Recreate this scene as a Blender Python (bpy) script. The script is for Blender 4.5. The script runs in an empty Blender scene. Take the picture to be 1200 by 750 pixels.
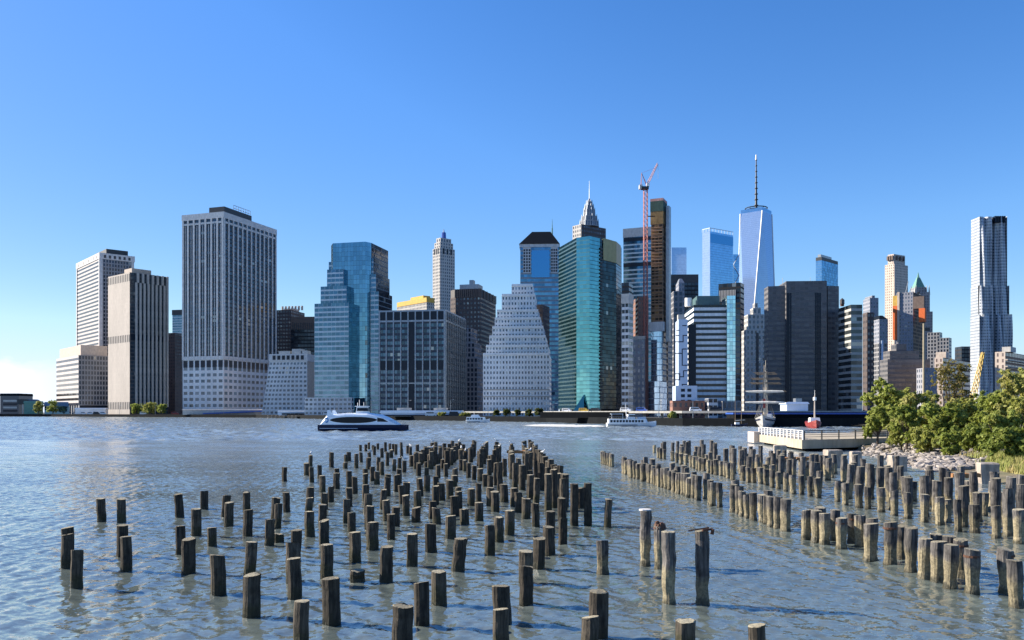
import bpy, bmesh, math, random
import numpy as np
from mathutils import Vector, Matrix, noise as mnoise

# ------------------------------------------------------------------ camera, sky, sun, exposure
R = math.radians
SC = bpy.context.scene
COL = SC.collection
H0, HZ, F = 5.0, 483.0, 1000.0            # eye height above the river, horizon row, focal length in photo pixels

cam_d = bpy.data.cameras.new('camera')
cam = bpy.data.objects.new('camera', cam_d)
COL.objects.link(cam)
cam.location = (0, 0, H0)
cam.rotation_euler = (R(90), 0, 0)
cam_d.sensor_width = 36.0
cam_d.lens = 36.0 * F / 1200.0
cam_d.shift_y = (HZ - 375.0) / 1200.0
cam_d.clip_start = 0.3
cam_d.clip_end = 20000
SC.camera = cam

SUN_EL, SUN_AZ = R(27), R(-72)             # azimuth from +Y, negative = to the left
sun_dir = Vector((math.sin(SUN_AZ) * math.cos(SUN_EL), math.cos(SUN_AZ) * math.cos(SUN_EL), math.sin(SUN_EL)))
sun_d = bpy.data.lights.new('sun', 'SUN')
sun_d.energy = 5.0
sun_d.angle = R(0.5)
sun_d.color = (1.0, 0.90, 0.76)
sun = bpy.data.objects.new('sun', sun_d)
COL.objects.link(sun)
sun.rotation_euler = sun_dir.to_track_quat('Z', 'Y').to_euler()

world = bpy.data.worlds.new('World')
SC.world = world
world.use_nodes = True
wn = world.node_tree
wn.nodes.clear()
w_out = wn.nodes.new('ShaderNodeOutputWorld')
w_bg = wn.nodes.new('ShaderNodeBackground')
w_sky = wn.nodes.new('ShaderNodeTexSky')
w_sky.sky_type = 'NISHITA'
w_sky.sun_disc = False
w_sky.sun_elevation = SUN_EL
w_sky.sun_rotation = SUN_AZ
w_sky.altitude = 0
w_sky.air_density = 1.0
w_sky.dust_density = 0.3
w_sky.ozone_density = 3.0
def wmath(op, a, b=None, clamp=False):
    n = wn.nodes.new('ShaderNodeMath')
    n.operation = op
    n.use_clamp = clamp
    for i, x in enumerate((a, b)):
        if x is None:
            continue
        if isinstance(x, (int, float)):
            n.inputs[i].default_value = x
        else:
            wn.links.new(x, n.inputs[i])
    return n.outputs[0]


w_hs = wn.nodes.new('ShaderNodeHueSaturation')
w_hs.inputs['Saturation'].default_value = 1.30       # very clear autumn air
w_hs.inputs['Hue'].default_value = 0.511
w_hs.inputs['Value'].default_value = 1.0
wn.links.new(w_sky.outputs[0], w_hs.inputs['Color'])
# keep the horizon pale blue: no yellow band in this clear air
w_s = wn.nodes.new('ShaderNodeSeparateColor')
w_j = wn.nodes.new('ShaderNodeCombineColor')
wn.links.new(w_hs.outputs[0], w_s.inputs[0])


def wmax(a, b, k):
    m1 = wn.nodes.new('ShaderNodeMath')
    m1.operation = 'MULTIPLY'
    wn.links.new(b, m1.inputs[0])
    m1.inputs[1].default_value = k
    m2 = wn.nodes.new('ShaderNodeMath')
    m2.operation = 'MAXIMUM'
    wn.links.new(a, m2.inputs[0])
    wn.links.new(m1.outputs[0], m2.inputs[1])
    return m2.outputs[0]


w_g = wmax(w_s.outputs[1], w_s.outputs[0], 1.16)
w_b = wmax(w_s.outputs[2], w_g, 1.22)
wn.links.new(w_s.outputs[0], w_j.inputs[0])
wn.links.new(w_g, w_j.inputs[1])
wn.links.new(w_b, w_j.inputs[2])
# the side towards the sun is compressed a little, as in very dry air
w_k = wmath('POWER', wmath('DIVIDE', 4.6, wmath('MAXIMUM', w_b, 4.6)), 0.75)
w_v = wn.nodes.new('ShaderNodeVectorMath')
w_v.operation = 'SCALE'
wn.links.new(w_j.outputs[0], w_v.inputs[0])
wn.links.new(w_k, w_v.inputs['Scale'])
w_bg.inputs['Strength'].default_value = 0.1
# low white cumulus bank near the sun side of the horizon and a few faint wisps
w_tc = wn.nodes.new('ShaderNodeTexCoord')
w_sep = wn.nodes.new('ShaderNodeSeparateXYZ')
wn.links.new(w_tc.outputs['Generated'], w_sep.inputs[0])
w_map = wn.nodes.new('ShaderNodeMapping')
w_map.inputs['Scale'].default_value = (14, 14, 30)
wn.links.new(w_tc.outputs['Generated'], w_map.inputs[0])
w_noi = wn.nodes.new('ShaderNodeTexNoise')
w_noi.inputs['Scale'].default_value = 1.0
w_noi.inputs['Detail'].default_value = 6
w_noi.inputs['Roughness'].default_value = 0.6
wn.links.new(w_map.outputs[0], w_noi.inputs['Vector'])


# the bank fades out with elevation and away from the left of the view
w_el = wmath('MULTIPLY', w_sep.outputs['Z'], 15.0)
w_az = wmath('MULTIPLY', wmath('ADD', w_sep.outputs['X'], 0.455), -9.0, True)
w_c = wmath('SUBTRACT', wmath('ADD', w_noi.outputs['Fac'], 0.28), w_el)
w_c = wmath('MULTIPLY', w_c, 6.0, True)
w_c = wmath('MULTIPLY', w_c, w_az, True)
w_c = wmath('MULTIPLY', w_c, wmath('MULTIPLY', wmath('GREATER_THAN', w_sep.outputs['Z'], -0.01), 0.95))
w_mix = wn.nodes.new('ShaderNodeMix')
w_mix.data_type = 'RGBA'
wn.links.new(w_c, w_mix.inputs[0])
wn.links.new(w_v.outputs[0], w_mix.inputs[6])
w_mix.inputs[7].default_value = (6.6, 6.8, 7.0, 1)
wn.links.new(w_mix.outputs[2], w_bg.inputs['Color'])
wn.links.new(w_bg.outputs[0], w_out.inputs[0])

SC.view_settings.view_transform = 'Standard'
SC.view_settings.look = 'None'
SC.view_settings.exposure = 1.1
SC.view_settings.gamma = 1.0
SC.render.engine = 'CYCLES'
SC.cycles.max_bounces = 6
SC.cycles.diffuse_bounces = 2
SC.cycles.glossy_bounces = 3
SC.cycles.transmission_bounces = 2
SC.cycles.transparent_max_bounces = 6
SC.cycles.caustics_reflective = False
SC.cycles.caustics_refractive = False
SC.cycles.sample_clamp_indirect = 4.0
SC.cycles.use_denoising = True

# ------------------------------------------------------------------ helpers
rng = random.Random(7)


def at(px, py, Y):
    return Vector(((px - 600) / F * Y, Y, H0 - (py - HZ) / F * Y))


def zat(py, Y):
    return H0 - (py - HZ) / F * Y


def xat(px, Y):
    return (px - 600) / F * Y


class MB:
    """Collects polygons, then links them as one mesh object."""

    def __init__(s):
        s.v, s.f, s.m, s.uv = [], [], [], []

    def poly(s, pts, mat=0, uv=None):
        b = len(s.v)
        s.v += [tuple(p) for p in pts]
        s.f.append(list(range(b, b + len(pts))))
        s.m.append(mat)
        s.uv.append(uv or [(0.5, 0.5)] * len(pts))
        return s

    def mesh_faces(s, pts, faces, mat=0):
        b = len(s.v)
        s.v += [tuple(p) for p in pts]
        for f in faces:
            s.f.append([b + i for i in f])
            s.m.append(mat)
            s.uv.append([(0.5, 0.5)] * len(f))
        return s

    def box(s, x0, x1, y0, y1, z0, z1, mat=0):
        P = [(x0, y0, z0), (x1, y0, z0), (x1, y1, z0), (x0, y1, z0), (x0, y0, z1), (x1, y0, z1), (x1, y1, z1), (x0, y1, z1)]
        return s.mesh_faces(P, [(0, 3, 2, 1), (4, 5, 6, 7), (0, 1, 5, 4), (1, 2, 6, 5), (2, 3, 7, 6), (3, 0, 4, 7)], mat)

    def prism(s, pl, z0, z1, mats=0, bay=3.0, fl=3.6, cap=0, top=None, nf=None):
        """Upright prism over the counter-clockwise outline pl; uv counts bays and floors. top: another outline for the upper end."""
        n = len(pl)
        tp = top or pl
        nf = nf or max(1, round((z1 - z0) / fl))
        for i in range(n):
            a, b = pl[i], pl[(i + 1) % n]
            c, d = tp[i], tp[(i + 1) % n]
            L = math.hypot(b[0] - a[0], b[1] - a[1])
            by = bay[i % len(bay)] if isinstance(bay, (list, tuple)) else bay
            nb = max(1, round(L / by))
            mt = mats[i % len(mats)] if isinstance(mats, (list, tuple)) else mats
            s.poly([(a[0], a[1], z0), (b[0], b[1], z0), (d[0], d[1], z1), (c[0], c[1], z1)], mt, [(0, 0), (nb, 0), (nb, nf), (0, nf)])
        s.poly([(p[0], p[1], z1) for p in tp], cap)
        s.poly([(p[0], p[1], z0) for p in reversed(pl)], cap)
        return s

    def loft(s, rings, mat=0, cap0=True, cap1=True, capmat=None):
        b = len(s.v)
        n = len(rings[0])
        for r in rings:
            s.v += [tuple(p) for p in r]
        fs = []
        for j in range(len(rings) - 1):
            for i in range(n):
                k = (i + 1) % n
                fs.append(([b + j * n + i, b + j * n + k, b + (j + 1) * n + k, b + (j + 1) * n + i], mat))
        cm = mat if capmat is None else capmat
        if cap0:
            fs.append(([b + i for i in reversed(range(n))], cm))
        if cap1:
            fs.append(([b + (len(rings) - 1) * n + i for i in range(n)], cm))
        for f, mt in fs:
            s.f.append(f)
            s.m.append(mt)
            s.uv.append([(0.5, 0.5)] * len(f))
        return s

    def tube(s, p0, p1, r0, r1=None, n=6, mat=0):
        p0, p1 = Vector(p0), Vector(p1)
        r1 = r0 if r1 is None else r1
        d = (p1 - p0).normalized()
        u = d.cross(Vector((0, 0, 1)) if abs(d.z) < 0.9 else Vector((1, 0, 0))).normalized()
        w = d.cross(u)
        rs = []
        for p, r in ((p0, r0), (p1, r1)):
            rs.append([p + (u * math.cos(2 * math.pi * i / n) + w * math.sin(2 * math.pi * i / n)) * r for i in range(n)])
        return s.loft(rs, mat)

    def ball(s, c, rx, ry, rz, n=8, m=5, mat=0):
        c = Vector(c)
        rs = []
        for j in range(m + 1):
            t = -math.pi / 2 + math.pi * (j + 0.02) / (m + 0.04)
            rs.append([c + Vector((rx * math.cos(t) * math.cos(2 * math.pi * i / n), ry * math.cos(t) * math.sin(2 * math.pi * i / n), rz * math.sin(t))) for i in range(n)])
        return s.loft(rs, mat)

    def build(s, name, mats, parent=None, loc=(0, 0, 0), rz=0.0, smooth=False):
        me = bpy.data.meshes.new(name)
        me.from_pydata(s.v, [], s.f)
        for m in (mats if isinstance(mats, (list, tuple)) else [mats]):
            me.materials.append(m)
        me.polygons.foreach_set('material_index', s.m)
        if smooth:
            me.polygons.foreach_set('use_smooth', [True] * len(s.f))
        ul = me.uv_layers.new(name='UVMap')
        ul.data.foreach_set('uv', [c for f in s.uv for p in f for c in p])
        me.update()
        o = bpy.data.objects.new(name, me)
        COL.objects.link(o)
        o.location = loc
        o.rotation_euler = (0, 0, rz)
        if parent:
            o.parent = parent
        return o


def tag(o, label=None, cat=None, group=None, kind=None):
    if label:
        o['label'] = label
    if cat:
        o['category'] = cat
    if group:
        o['group'] = group
    if kind:
        o['kind'] = kind
    return o


def thing(name, label, cat, loc=(0, 0, 0), rz=0.0, group=None):
    o = bpy.data.objects.new(name, None)
    o.empty_display_size = 1.0
    COL.objects.link(o)
    o.location = loc
    o.rotation_euler = (0, 0, rz)
    return tag(o, label, cat, group)


def clone(o, parent, loc=None, rz=None):
    c = o.copy()
    COL.objects.link(c)
    c.parent = parent
    if loc is not None:
        c.location = loc
    if rz is not None:
        c.rotation_euler = (0, 0, rz)
    return c


# ------------------------------------------------------------------ materials
def newmat(name):
    m = bpy.data.materials.new(name)
    m.use_nodes = True
    nt = m.node_tree
    nt.nodes.clear()
    out = nt.nodes.new('ShaderNodeOutputMaterial')
    return m, nt, out


class G:
    """Small node-graph writer."""

    def __init__(s, nt):
        s.nt = nt

    def link(s, x, sock):
        if x is None:
            return
        if isinstance(x, (int, float)):
            sock.default_value = x
        elif isinstance(x, (tuple, list)):
            sock.default_value = tuple(x) + ((1.0,) if len(x) == 3 and len(sock.default_value) == 4 else ())
        else:
            s.nt.links.new(x, sock)

    def math(s, op, a, b=None, c=None, clamp=False):
        n = s.nt.nodes.new('ShaderNodeMath')
        n.operation = op
        n.use_clamp = clamp
        for i, x in enumerate((a, b, c)):
            if x is not None:
                s.link(x, n.inputs[i])
        return n.outputs[0]

    def mix(s, f, a, b, blend='MIX'):
        n = s.nt.nodes.new('ShaderNodeMix')
        n.data_type = 'RGBA'
        n.blend_type = blend
        s.link(f, n.inputs[0])
        s.link(a, n.inputs[6])
        s.link(b, n.inputs[7])
        return n.outputs[2]

    def noise(s, vec, scale, detail=3, rough=0.55, dist=0.0):
        n = s.nt.nodes.new('ShaderNodeTexNoise')
        s.link(vec, n.inputs['Vector'])
        n.inputs['Scale'].default_value = scale
        n.inputs['Detail'].default_value = detail
        n.inputs['Roughness'].default_value = rough
        n.inputs['Distortion'].default_value = dist
        return n.outputs['Fac']

    def white(s, vec):
        n = s.nt.nodes.new('ShaderNodeTexWhiteNoise')
        n.noise_dimensions = '3D'
        s.link(vec, n.inputs['Vector'])
        return n.outputs

    def coord(s, which='Object'):
        return s.nt.nodes.new('ShaderNodeTexCoord').outputs[which]

    def mapping(s, vec, scale=(1, 1, 1), loc=(0, 0, 0), rot=(0, 0, 0)):
        n = s.nt.nodes.new('ShaderNodeMapping')
        s.link(vec, n.inputs[0])
        n.inputs['Location'].default_value = loc
        n.inputs['Scale'].default_value = scale
        n.inputs['Rotation'].default_value = rot
        return n.outputs[0]

    def sep(s, vec):
        n = s.nt.nodes.new('ShaderNodeSeparateXYZ')
        s.link(vec, n.inputs[0])
        return n.outputs

    def comb(s, x, y, z=0.0):
        n = s.nt.nodes.new('ShaderNodeCombineXYZ')
        for i, k in enumerate((x, y, z)):
            s.link(k, n.inputs[i])
        return n.outputs[0]

    def ramp(s, f, lo, hi):
        n = s.nt.nodes.new('ShaderNodeMapRange')
        n.clamp = True
        n.interpolation_type = 'SMOOTHSTEP'
        s.link(f, n.inputs[0])
        n.inputs[1].default_value = lo
        n.inputs[2].default_value = hi
        return n.outputs[0]

    def bump(s, h, strength=0.3, dist=0.1, normal=None):
        n = s.nt.nodes.new('ShaderNodeBump')
        n.inputs['Strength'].default_value = strength
        n.inputs['Distance'].default_value = dist
        s.link(h, n.inputs['Height'])
        if normal is not None:
            s.link(normal, n.inputs['Normal'])
        return n.outputs[0]

    def bsdf(s, col, rough=0.8, metal=0.0, normal=None, ior=None, spec=None):
        n = s.nt.nodes.new('ShaderNodeBsdfPrincipled')
        s.link(col, n.inputs['Base Color'])
        s.link(rough, n.inputs['Roughness'])
        s.link(metal, n.inputs['Metallic'])
        if normal is not None:
            s.link(normal, n.inputs['Normal'])
        if ior:
            n.inputs['IOR'].default_value = ior
        if spec is not None:
            n.inputs['Specular IOR Level'].default_value = spec
        return n.outputs[0]

    def mixsh(s, f, a, b):
        n = s.nt.nodes.new('ShaderNodeMixShader')
        s.link(f, n.inputs[0])
        s.nt.links.new(a, n.inputs[1])
        s.nt.links.new(b, n.inputs[2])
        return n.outputs[0]


def scale3(c, k):
    return tuple(min(1.0, x * k) for x in c)


def plain(name, col, rough=0.7, metal=0.0, var=0.25, scale=0.4, spec=None, bump=0.0):
    """A painted, stone or metal surface with soft weathering."""
    m, nt, out = newmat(name)
    g = G(nt)
    oc = g.coord()
    n1 = g.noise(oc, scale, 5, 0.6)
    n2 = g.noise(g.mapping(oc, (1, 1, 0.15)), scale * 5, 3)
    f = g.math('MULTIPLY', g.math('ADD', n1, n2), 0.5)
    c = g.mix(g.ramp(f, 0.3, 0.7), scale3(col, 1 - var), scale3(col, 1 + var * 0.6))
    nb = g.bump(n2, bump, 0.05) if bump else None
    nt.links.new(g.bsdf(c, rough, metal, nb, spec=spec), out.inputs[0])
    return m


def win_mat(name, wall, glass, wx=(0.2, 0.8), wz=(0.25, 0.8), gr=0.12, gm=0.5, var=0.45, blind=0.03, wr=0.85, wm=0.0, blindcol=(0.42, 0.43, 0.42), tilt=0.03):
    """Facade of repeating window bays: uv counts bays and floors; every pane differs a little in tint, blinds and tilt."""
    m, nt, out = newmat(name)
    g = G(nt)
    uv = g.sep(g.coord('UV'))
    fx, fz = g.math('FRACT', uv[0]), g.math('FRACT', uv[1])
    k = None
    for f, (lo, hi) in ((fx, wx), (fz, wz)):
        for op, lim in (('GREATER_THAN', lo), ('LESS_THAN', hi)):
            if (op == 'GREATER_THAN' and lim <= 0) or (op == 'LESS_THAN' and lim >= 1):
                continue
            t = g.math(op, f, lim)
            k = t if k is None else g.math('MULTIPLY', k, t)
    cell = g.comb(g.math('FLOOR', uv[0]), g.math('FLOOR', uv[1]), 0.0)
    w = g.white(cell)
    r = g.sep(w['Color'])
    gc = g.mix(r[0], scale3(glass, 1 - var), scale3(glass, 1 + var))
    if blind > 0:
        gc = g.mix(g.math('MULTIPLY', g.math('LESS_THAN', r[1], blind), 0.6), gc, blindcol)
    geo = nt.nodes.new('ShaderNodeNewGeometry')
    vm = nt.nodes.new('ShaderNodeVectorMath')
    vm.operation = 'MULTIPLY_ADD'
    cc = nt.nodes.new('ShaderNodeVectorMath')
    cc.operation = 'SUBTRACT'
    nt.links.new(w['Color'], cc.inputs[0])
    cc.inputs[1].default_value = (0.5, 0.5, 0.5)
    nt.links.new(cc.outputs[0], vm.inputs[0])
    vm.inputs[1].default_value = (tilt, tilt, tilt)
    nt.links.new(geo.outputs['Normal'], vm.inputs[2])
    gls = g.bsdf(gc, gr, gm, vm.outputs[0])
    oc = g.coord()
    n1 = g.noise(g.mapping(oc, (1, 1, 0.25)), 0.08, 4, 0.6)
    n2 = g.noise(g.mapping(oc, (1, 1, 0.2)), 0.9, 3)
    wc = g.mix(g.ramp(g.math('MULTIPLY', g.math('ADD', n1, n2), 0.5), 0.3, 0.7), scale3(wall, 0.82), scale3(wall, 1.12))
    wl = g.bsdf(wc, wr, wm)
    if k is None:
        nt.links.new(gls, out.inputs[0])
    else:
        nt.links.new(g.mixsh(k, wl, gls), out.inputs[0])
    return m


M = {}
M['conc'] = plain('pale_concrete', (0.66, 0.64, 0.62), 0.85)
M['stone'] = plain('light_stone', (0.50, 0.48, 0.45), 0.8)
M['beige'] = plain('beige_stone', (0.56, 0.47, 0.39), 0.85)
M['white'] = plain('white_paint', (0.88, 0.88, 0.87), 0.45, var=0.12)
M['darkstone'] = plain('dark_stone', (0.07, 0.065, 0.065), 0.6)
M['brown'] = plain('brown_stone', (0.16, 0.115, 0.095), 0.75)
M['roof'] = plain('roof_gravel', (0.22, 0.21, 0.20), 0.95)
M['rooftar'] = plain('dark_roof', (0.006, 0.011, 0.018), 0.85, spec=0.1)
M['steel'] = plain('grey_steel', (0.32, 0.34, 0.36), 0.4, 0.7)
M['darksteel'] = plain('dark_steel', (0.04, 0.045, 0.05), 0.5, 0.3)
M['navy'] = plain('navy_paint', (0.006, 0.012, 0.04), 0.5, var=0.15, spec=0.25)
M['blue'] = plain('blue_paint', (0.03, 0.10, 0.42), 0.4, var=0.15)
M['ferry'] = plain('pale_blue_ferry_paint', (0.76, 0.84, 0.93), 0.35, var=0.06)
M['bluecol'] = plain('blue_grey_metal', (0.30, 0.35, 0.40), 0.5, 0.2)
M['bluegrey'] = plain('pale_blue_paint', (0.50, 0.60, 0.74), 0.35, var=0.08)
M['red'] = plain('red_paint', (0.27, 0.035, 0.03), 0.5)
M['orange'] = plain('orange_netting', (0.75, 0.16, 0.04), 0.8)
M['yellow'] = plain('yellow_paint', (0.62, 0.40, 0.04), 0.5)
M['yellowwall'] = plain('yellow_wall', (0.66, 0.42, 0.09), 0.8)
M['copper'] = plain('green_copper', (0.13, 0.30, 0.24), 0.6)
M['black_window'] = plain('tinted_window', (0.008, 0.010, 0.014), 0.35, 0.0, var=.1, spec=0.25)
M['darkglass'] = plain('dark_glass', (0.010, 0.018, 0.032), 0.25, 0.0, spec=0.2, var=.1)
M['timber'] = plain('weathered_timber', (0.20, 0.15, 0.10), 0.85, scale=1.5)
M['rust'] = plain('rusty_iron', (0.10, 0.045, 0.025), 0.85, scale=4)
M['asphalt'] = plain('asphalt', (0.032, 0.034, 0.038), 0.9)
M['quay'] = plain('dark_quay', (0.010, 0.012, 0.014), 0.95, spec=0.1)
M['sail'] = plain('furled_canvas', (0.62, 0.60, 0.55), 0.9)
M['brick'] = plain('red_brick', (0.20, 0.075, 0.05), 0.9)

# ------------------------------------------------------------------ building kit
ZG = 2.5                                    # street level above the river


class Building:
    """Rotated block: the origin is its near corner, face A runs to -x, face B runs back along +y. Pixel columns only give sizes."""

    def __init__(s, name, label, cat, pl, pc, pr, top, Y, th=0.0, depth=30.0, zg=ZG):
        if pr is not None and pr > pc:       # turn the block far enough for its right side to be in view
            th = max(th, math.degrees(math.atan((pr - 600) / F)) + 13)
        s.Y, s.th = Y, R(th)
        s.cx = (pc - 600) / F * Y
        s.root = thing(name, label, cat, (s.cx, Y, zg), -s.th)
        s.zg = zg
        s.H = zat(top, Y) - zg
        s.a = -s.xA(pl)
        if pl > 600 and not (pr is not None and pr > pc):     # right of the view axis the left wall shows too: keep the whole block within its columns
            w_ = s.a
            while -s.xl(pl, depth) < .55 * w_ and depth > 4:
                depth *= .85
            s.a = -s.xl(pl, depth)
        s.b = s.yB(pr) if pr is not None and pr > pc else depth
        s.b = min(s.b, 140.0)
        s.poly = [(-s.a, 0), (0, 0), (0, s.b), (-s.a, s.b)]

    def xA(s, px):
        t = (px - 600) / F
        return (t * s.Y - s.cx) / (math.cos(s.th) + t * math.sin(s.th))

    def xl(s, px, y):
        t, c_, s_ = (px - 600) / F, math.cos(s.th), math.sin(s.th)
        return (t * s.Y + t * y * c_ - s.cx - y * s_) / (c_ + t * s_)

    def yB(s, px):
        t = (px - 600) / F
        return (t * s.Y - s.cx) / (math.sin(s.th) - t * math.cos(s.th))

    def z(s, py):
        return zat(py, s.Y) - s.zg

    def body(s, mats, roles, bay=3.0, fl=3.6, z0=0.0, z1=None, poly=None, name='facade', top=None, nf=None):
        """mats: slot list, the last one is the roof; roles: slot per side A, B, back, left."""
        m = MB().prism(poly or s.poly, z0, s.H if z1 is None else z1, roles, bay, fl, len(mats) - 1, top, nf)
        return m.build(name, mats, s.root)

    def box(s, name, mat, x0, x1, y0, y1, z0, z1, parent=None):
        return MB().box(x0, x1, y0, y1, z0, z1).build(name, mat, parent or s.root)

    def face(s, f):
        """start point, direction, outward normal and length of face A, B or L (the left side)."""
        return {'A': ((-s.a, 0), (1, 0), (0, -1), s.a), 'B': ((0, 0), (0, 1), (1, 0), s.b), 'L': ((-s.a, s.b), (0, -1), (-1, 0), s.b)}[f]

    def piers(s, name, f, n, w, d, z0, z1, mat, u0=0.0, u1=None, ends=True):
        """n+1 uprights standing proud of face f, each its own part."""
        P, D, N, L = s.face(f)
        u1 = L if u1 is None else u1
        me = MB().box(-w / 2, w / 2, -d, 0.0, 0, z1 - z0)
        rz = math.atan2(D[1], D[0])
        first = None
        for i in range(n + 1):
            if not ends and i in (0, n):
                continue
            u = u0 + (u1 - u0) * i / n
            u = min(max(u, w / 2 + 0.003), L - w / 2 - 0.003)
            loc = (P[0] + D[0] * u + N[0] * 0.01, P[1] + D[1] * u + N[1] * 0.01, z0)
            if first is None:
                first = me.build(name, mat, s.root, loc, rz)
            else:
                clone(first, s.root, loc, rz)

    def bands(s, name, f, zs, h, d, mat, u0=0.0, u1=None):
        """horizontal bands standing proud of face f, each its own part."""
        P, D, N, L = s.face(f)
        u1 = L if u1 is None else u1
        me = MB().box(u0 + 0.004, u1 - 0.004, -d, 0.0, 0, h)
        rz = math.atan2(D[1], D[0])
        first = None
        for z in zs:
            loc = (P[0] + N[0] * 0.006, P[1] + N[1] * 0.006, z)
            if first is None:
                first = me.build(name, mat, s.root, loc, rz)
            else:
                clone(first, s.root, loc, rz)


def frange(a, b, n):
    return [a + (b - a) * i / n for i in range(n)]


# facade materials (window share, colours)
W = {}
W['band_light'] = win_mat('stone_bands_with_window_strips', (0.54, 0.50, 0.47), (0.05, 0.045, 0.045), (0, 1), (0.0, 0.5), gm=0.1, blind=0)
W['mull_grey'] = win_mat('grey_facade_narrow_windows', (0.26, 0.26, 0.27), (0.03, 0.045, 0.07), (0.25, 0.85), (0.18, 0.86), gm=0.45)
W['panel_beige'] = win_mat('beige_panel_wall', (0.50, 0.44, 0.38), (0.36, 0.31, 0.27), (0.47, 0.53), (0.1, 0.9), gm=0.0, gr=0.8, blind=0, var=0.1, tilt=0)
W['dark_strip'] = win_mat('dark_window_strips', (0.05, 0.055, 0.065), (0.05, 0.075, 0.10), (0.05, 0.95), (0.3, 0.95), gm=0.5)
W['grid_stone'] = win_mat('stone_grid_square_windows', (0.70, 0.70, 0.70), (0.06, 0.09, 0.13), (0.18, 0.82), (0.25, 0.75), gm=0.5)
W['blue_bands'] = win_mat('blue_glass_pale_spandrels', (0.42, 0.49, 0.55), (0.075, 0.155, 0.22), (0.03, 0.97), (0.34, 1), gm=0.75, wm=0.4, wr=0.35, blind=0.0, var=0.22, tilt=0.02)
W['blue_glass'] = win_mat('blue_curtain_wall', (0.06, 0.13, 0.18), (0.14, 0.29, 0.38), (0.04, 1), (0.05, 1), gm=0.85, gr=0.06, var=0.16, blind=0, wm=0.5, wr=0.4, tilt=0.012)
W['dark_bands'] = win_mat('dark_side_pale_bands', (0.16, 0.18, 0.20), (0.02, 0.03, 0.045), (0, 1), (0.22, 1), gm=0.3)
W['navy_bays'] = win_mat('navy_office_bays', (0.045, 0.06, 0.085), (0.06, 0.105, 0.145), (0.06, 0.94), (0.34, 0.9), gm=0.6, var=0.45)
W['brown_small'] = win_mat('brown_brick_small_windows', (0.095, 0.075, 0.072), (0.10, 0.11, 0.13), (0.3, 0.72), (0.3, 0.72), gm=0.5)
W['brick_small'] = win_mat('red_brick_small_windows', (0.22, 0.11, 0.08), (0.05, 0.05, 0.06), (0.28, 0.72), (0.28, 0.75), gm=0.3)
W['pale_small'] = win_mat('pale_stone_small_windows', (0.48, 0.46, 0.43), (0.07, 0.085, 0.11), (0.28, 0.74), (0.22, 0.78), gm=0.4)
W['white_brick'] = win_mat('white_brick_dense_windows', (0.84, 0.86, 0.87), (0.10, 0.13, 0.17), (0.27, 0.76), (0.2, 0.7), gm=0.3, blind=0.08, blindcol=(0.6, 0.62, 0.62), var=0.5)
W['granite_blue'] = win_mat('granite_with_blue_glass', (0.30, 0.34, 0.38), (0.10, 0.24, 0.36), (0.06, 1), (0.42, 1), gm=0.8, blind=0, gr=0.08, var=0.3)
W['blue_pure'] = win_mat('deep_blue_glass', (0.06, 0.14, 0.22), (0.09, 0.27, 0.44), (0.05, 1), (0.06, 1), gm=0.85, blind=0, gr=0.07, var=0.3)
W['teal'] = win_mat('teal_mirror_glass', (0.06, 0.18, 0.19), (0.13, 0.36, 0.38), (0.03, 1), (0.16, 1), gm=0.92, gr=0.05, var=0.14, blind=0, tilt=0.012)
W['teal_stripe'] = win_mat('teal_glass_with_light_bands', (0.16, 0.26, 0.26), (0.03, 0.13, 0.15), (0, 1), (0.38, 1), gm=0.9, gr=0.05, var=0.1, blind=0, wr=0.22, wm=0.75, tilt=0.01)  # glass tinted darker in place of a dark reflection on the left facet
W['teal_dark_reflection'] = win_mat('teal_glass_dark_reflection', (0.010, 0.018, 0.022), (0.016, 0.04, 0.05), (0.05, 1), (0.12, 1), gm=0.7, gr=0.10, var=0.6, blind=0.02)  # blackened copy of the teal glass, imitating reflected dark neighbours on the right
W['blue_stripe'] = win_mat('blue_glass_striped', (0.32, 0.42, 0.50), (0.07, 0.17, 0.25), (0, 1), (0.34, 1), gm=0.7, blind=0.04, wm=0.4, wr=0.35)
W['bw_stripe'] = win_mat('white_and_black_stripes', (0.75, 0.78, 0.80), (0.012, 0.016, 0.022), (0, 1), (0.52, 1), gm=0.2, blind=0.0)
W['white_punch'] = win_mat('white_frame_black_windows', (0.60, 0.62, 0.64), (0.015, 0.02, 0.03), (0.08, 0.92), (0.38, 0.95), gm=0.3, blind=0.05)
W['construct'] = win_mat('unclad_concrete_floors', (0.30, 0.19, 0.12), (0.05, 0.035, 0.025), (0.1, 0.9), (0.25, 0.9), gm=0.0, gr=0.9, var=0.8, blind=0.2, blindcol=(0.42, 0.24, 0.10), tilt=0)
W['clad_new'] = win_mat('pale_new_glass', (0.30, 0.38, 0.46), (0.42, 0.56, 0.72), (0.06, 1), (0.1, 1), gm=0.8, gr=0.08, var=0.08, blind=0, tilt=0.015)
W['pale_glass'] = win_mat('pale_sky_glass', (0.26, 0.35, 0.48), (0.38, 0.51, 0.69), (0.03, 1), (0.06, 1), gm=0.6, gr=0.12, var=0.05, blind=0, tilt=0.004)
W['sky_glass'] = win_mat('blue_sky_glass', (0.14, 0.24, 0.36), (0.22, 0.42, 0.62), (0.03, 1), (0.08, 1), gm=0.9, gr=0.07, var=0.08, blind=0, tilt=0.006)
W['black_box'] = win_mat('black_steel_and_glass', (0.018, 0.02, 0.024), (0.03, 0.04, 0.055), (0.08, 0.92), (0.3, 0.95), gm=0.5, blind=0.03)
W['slab_dark'] = win_mat('dark_grey_slab', (0.140, 0.136, 0.140), (0.088, 0.088, 0.096), (0.08, 0.92), (0.35, 0.85), gm=0.2, gr=0.3, blind=0.0, var=0.3)
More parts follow.
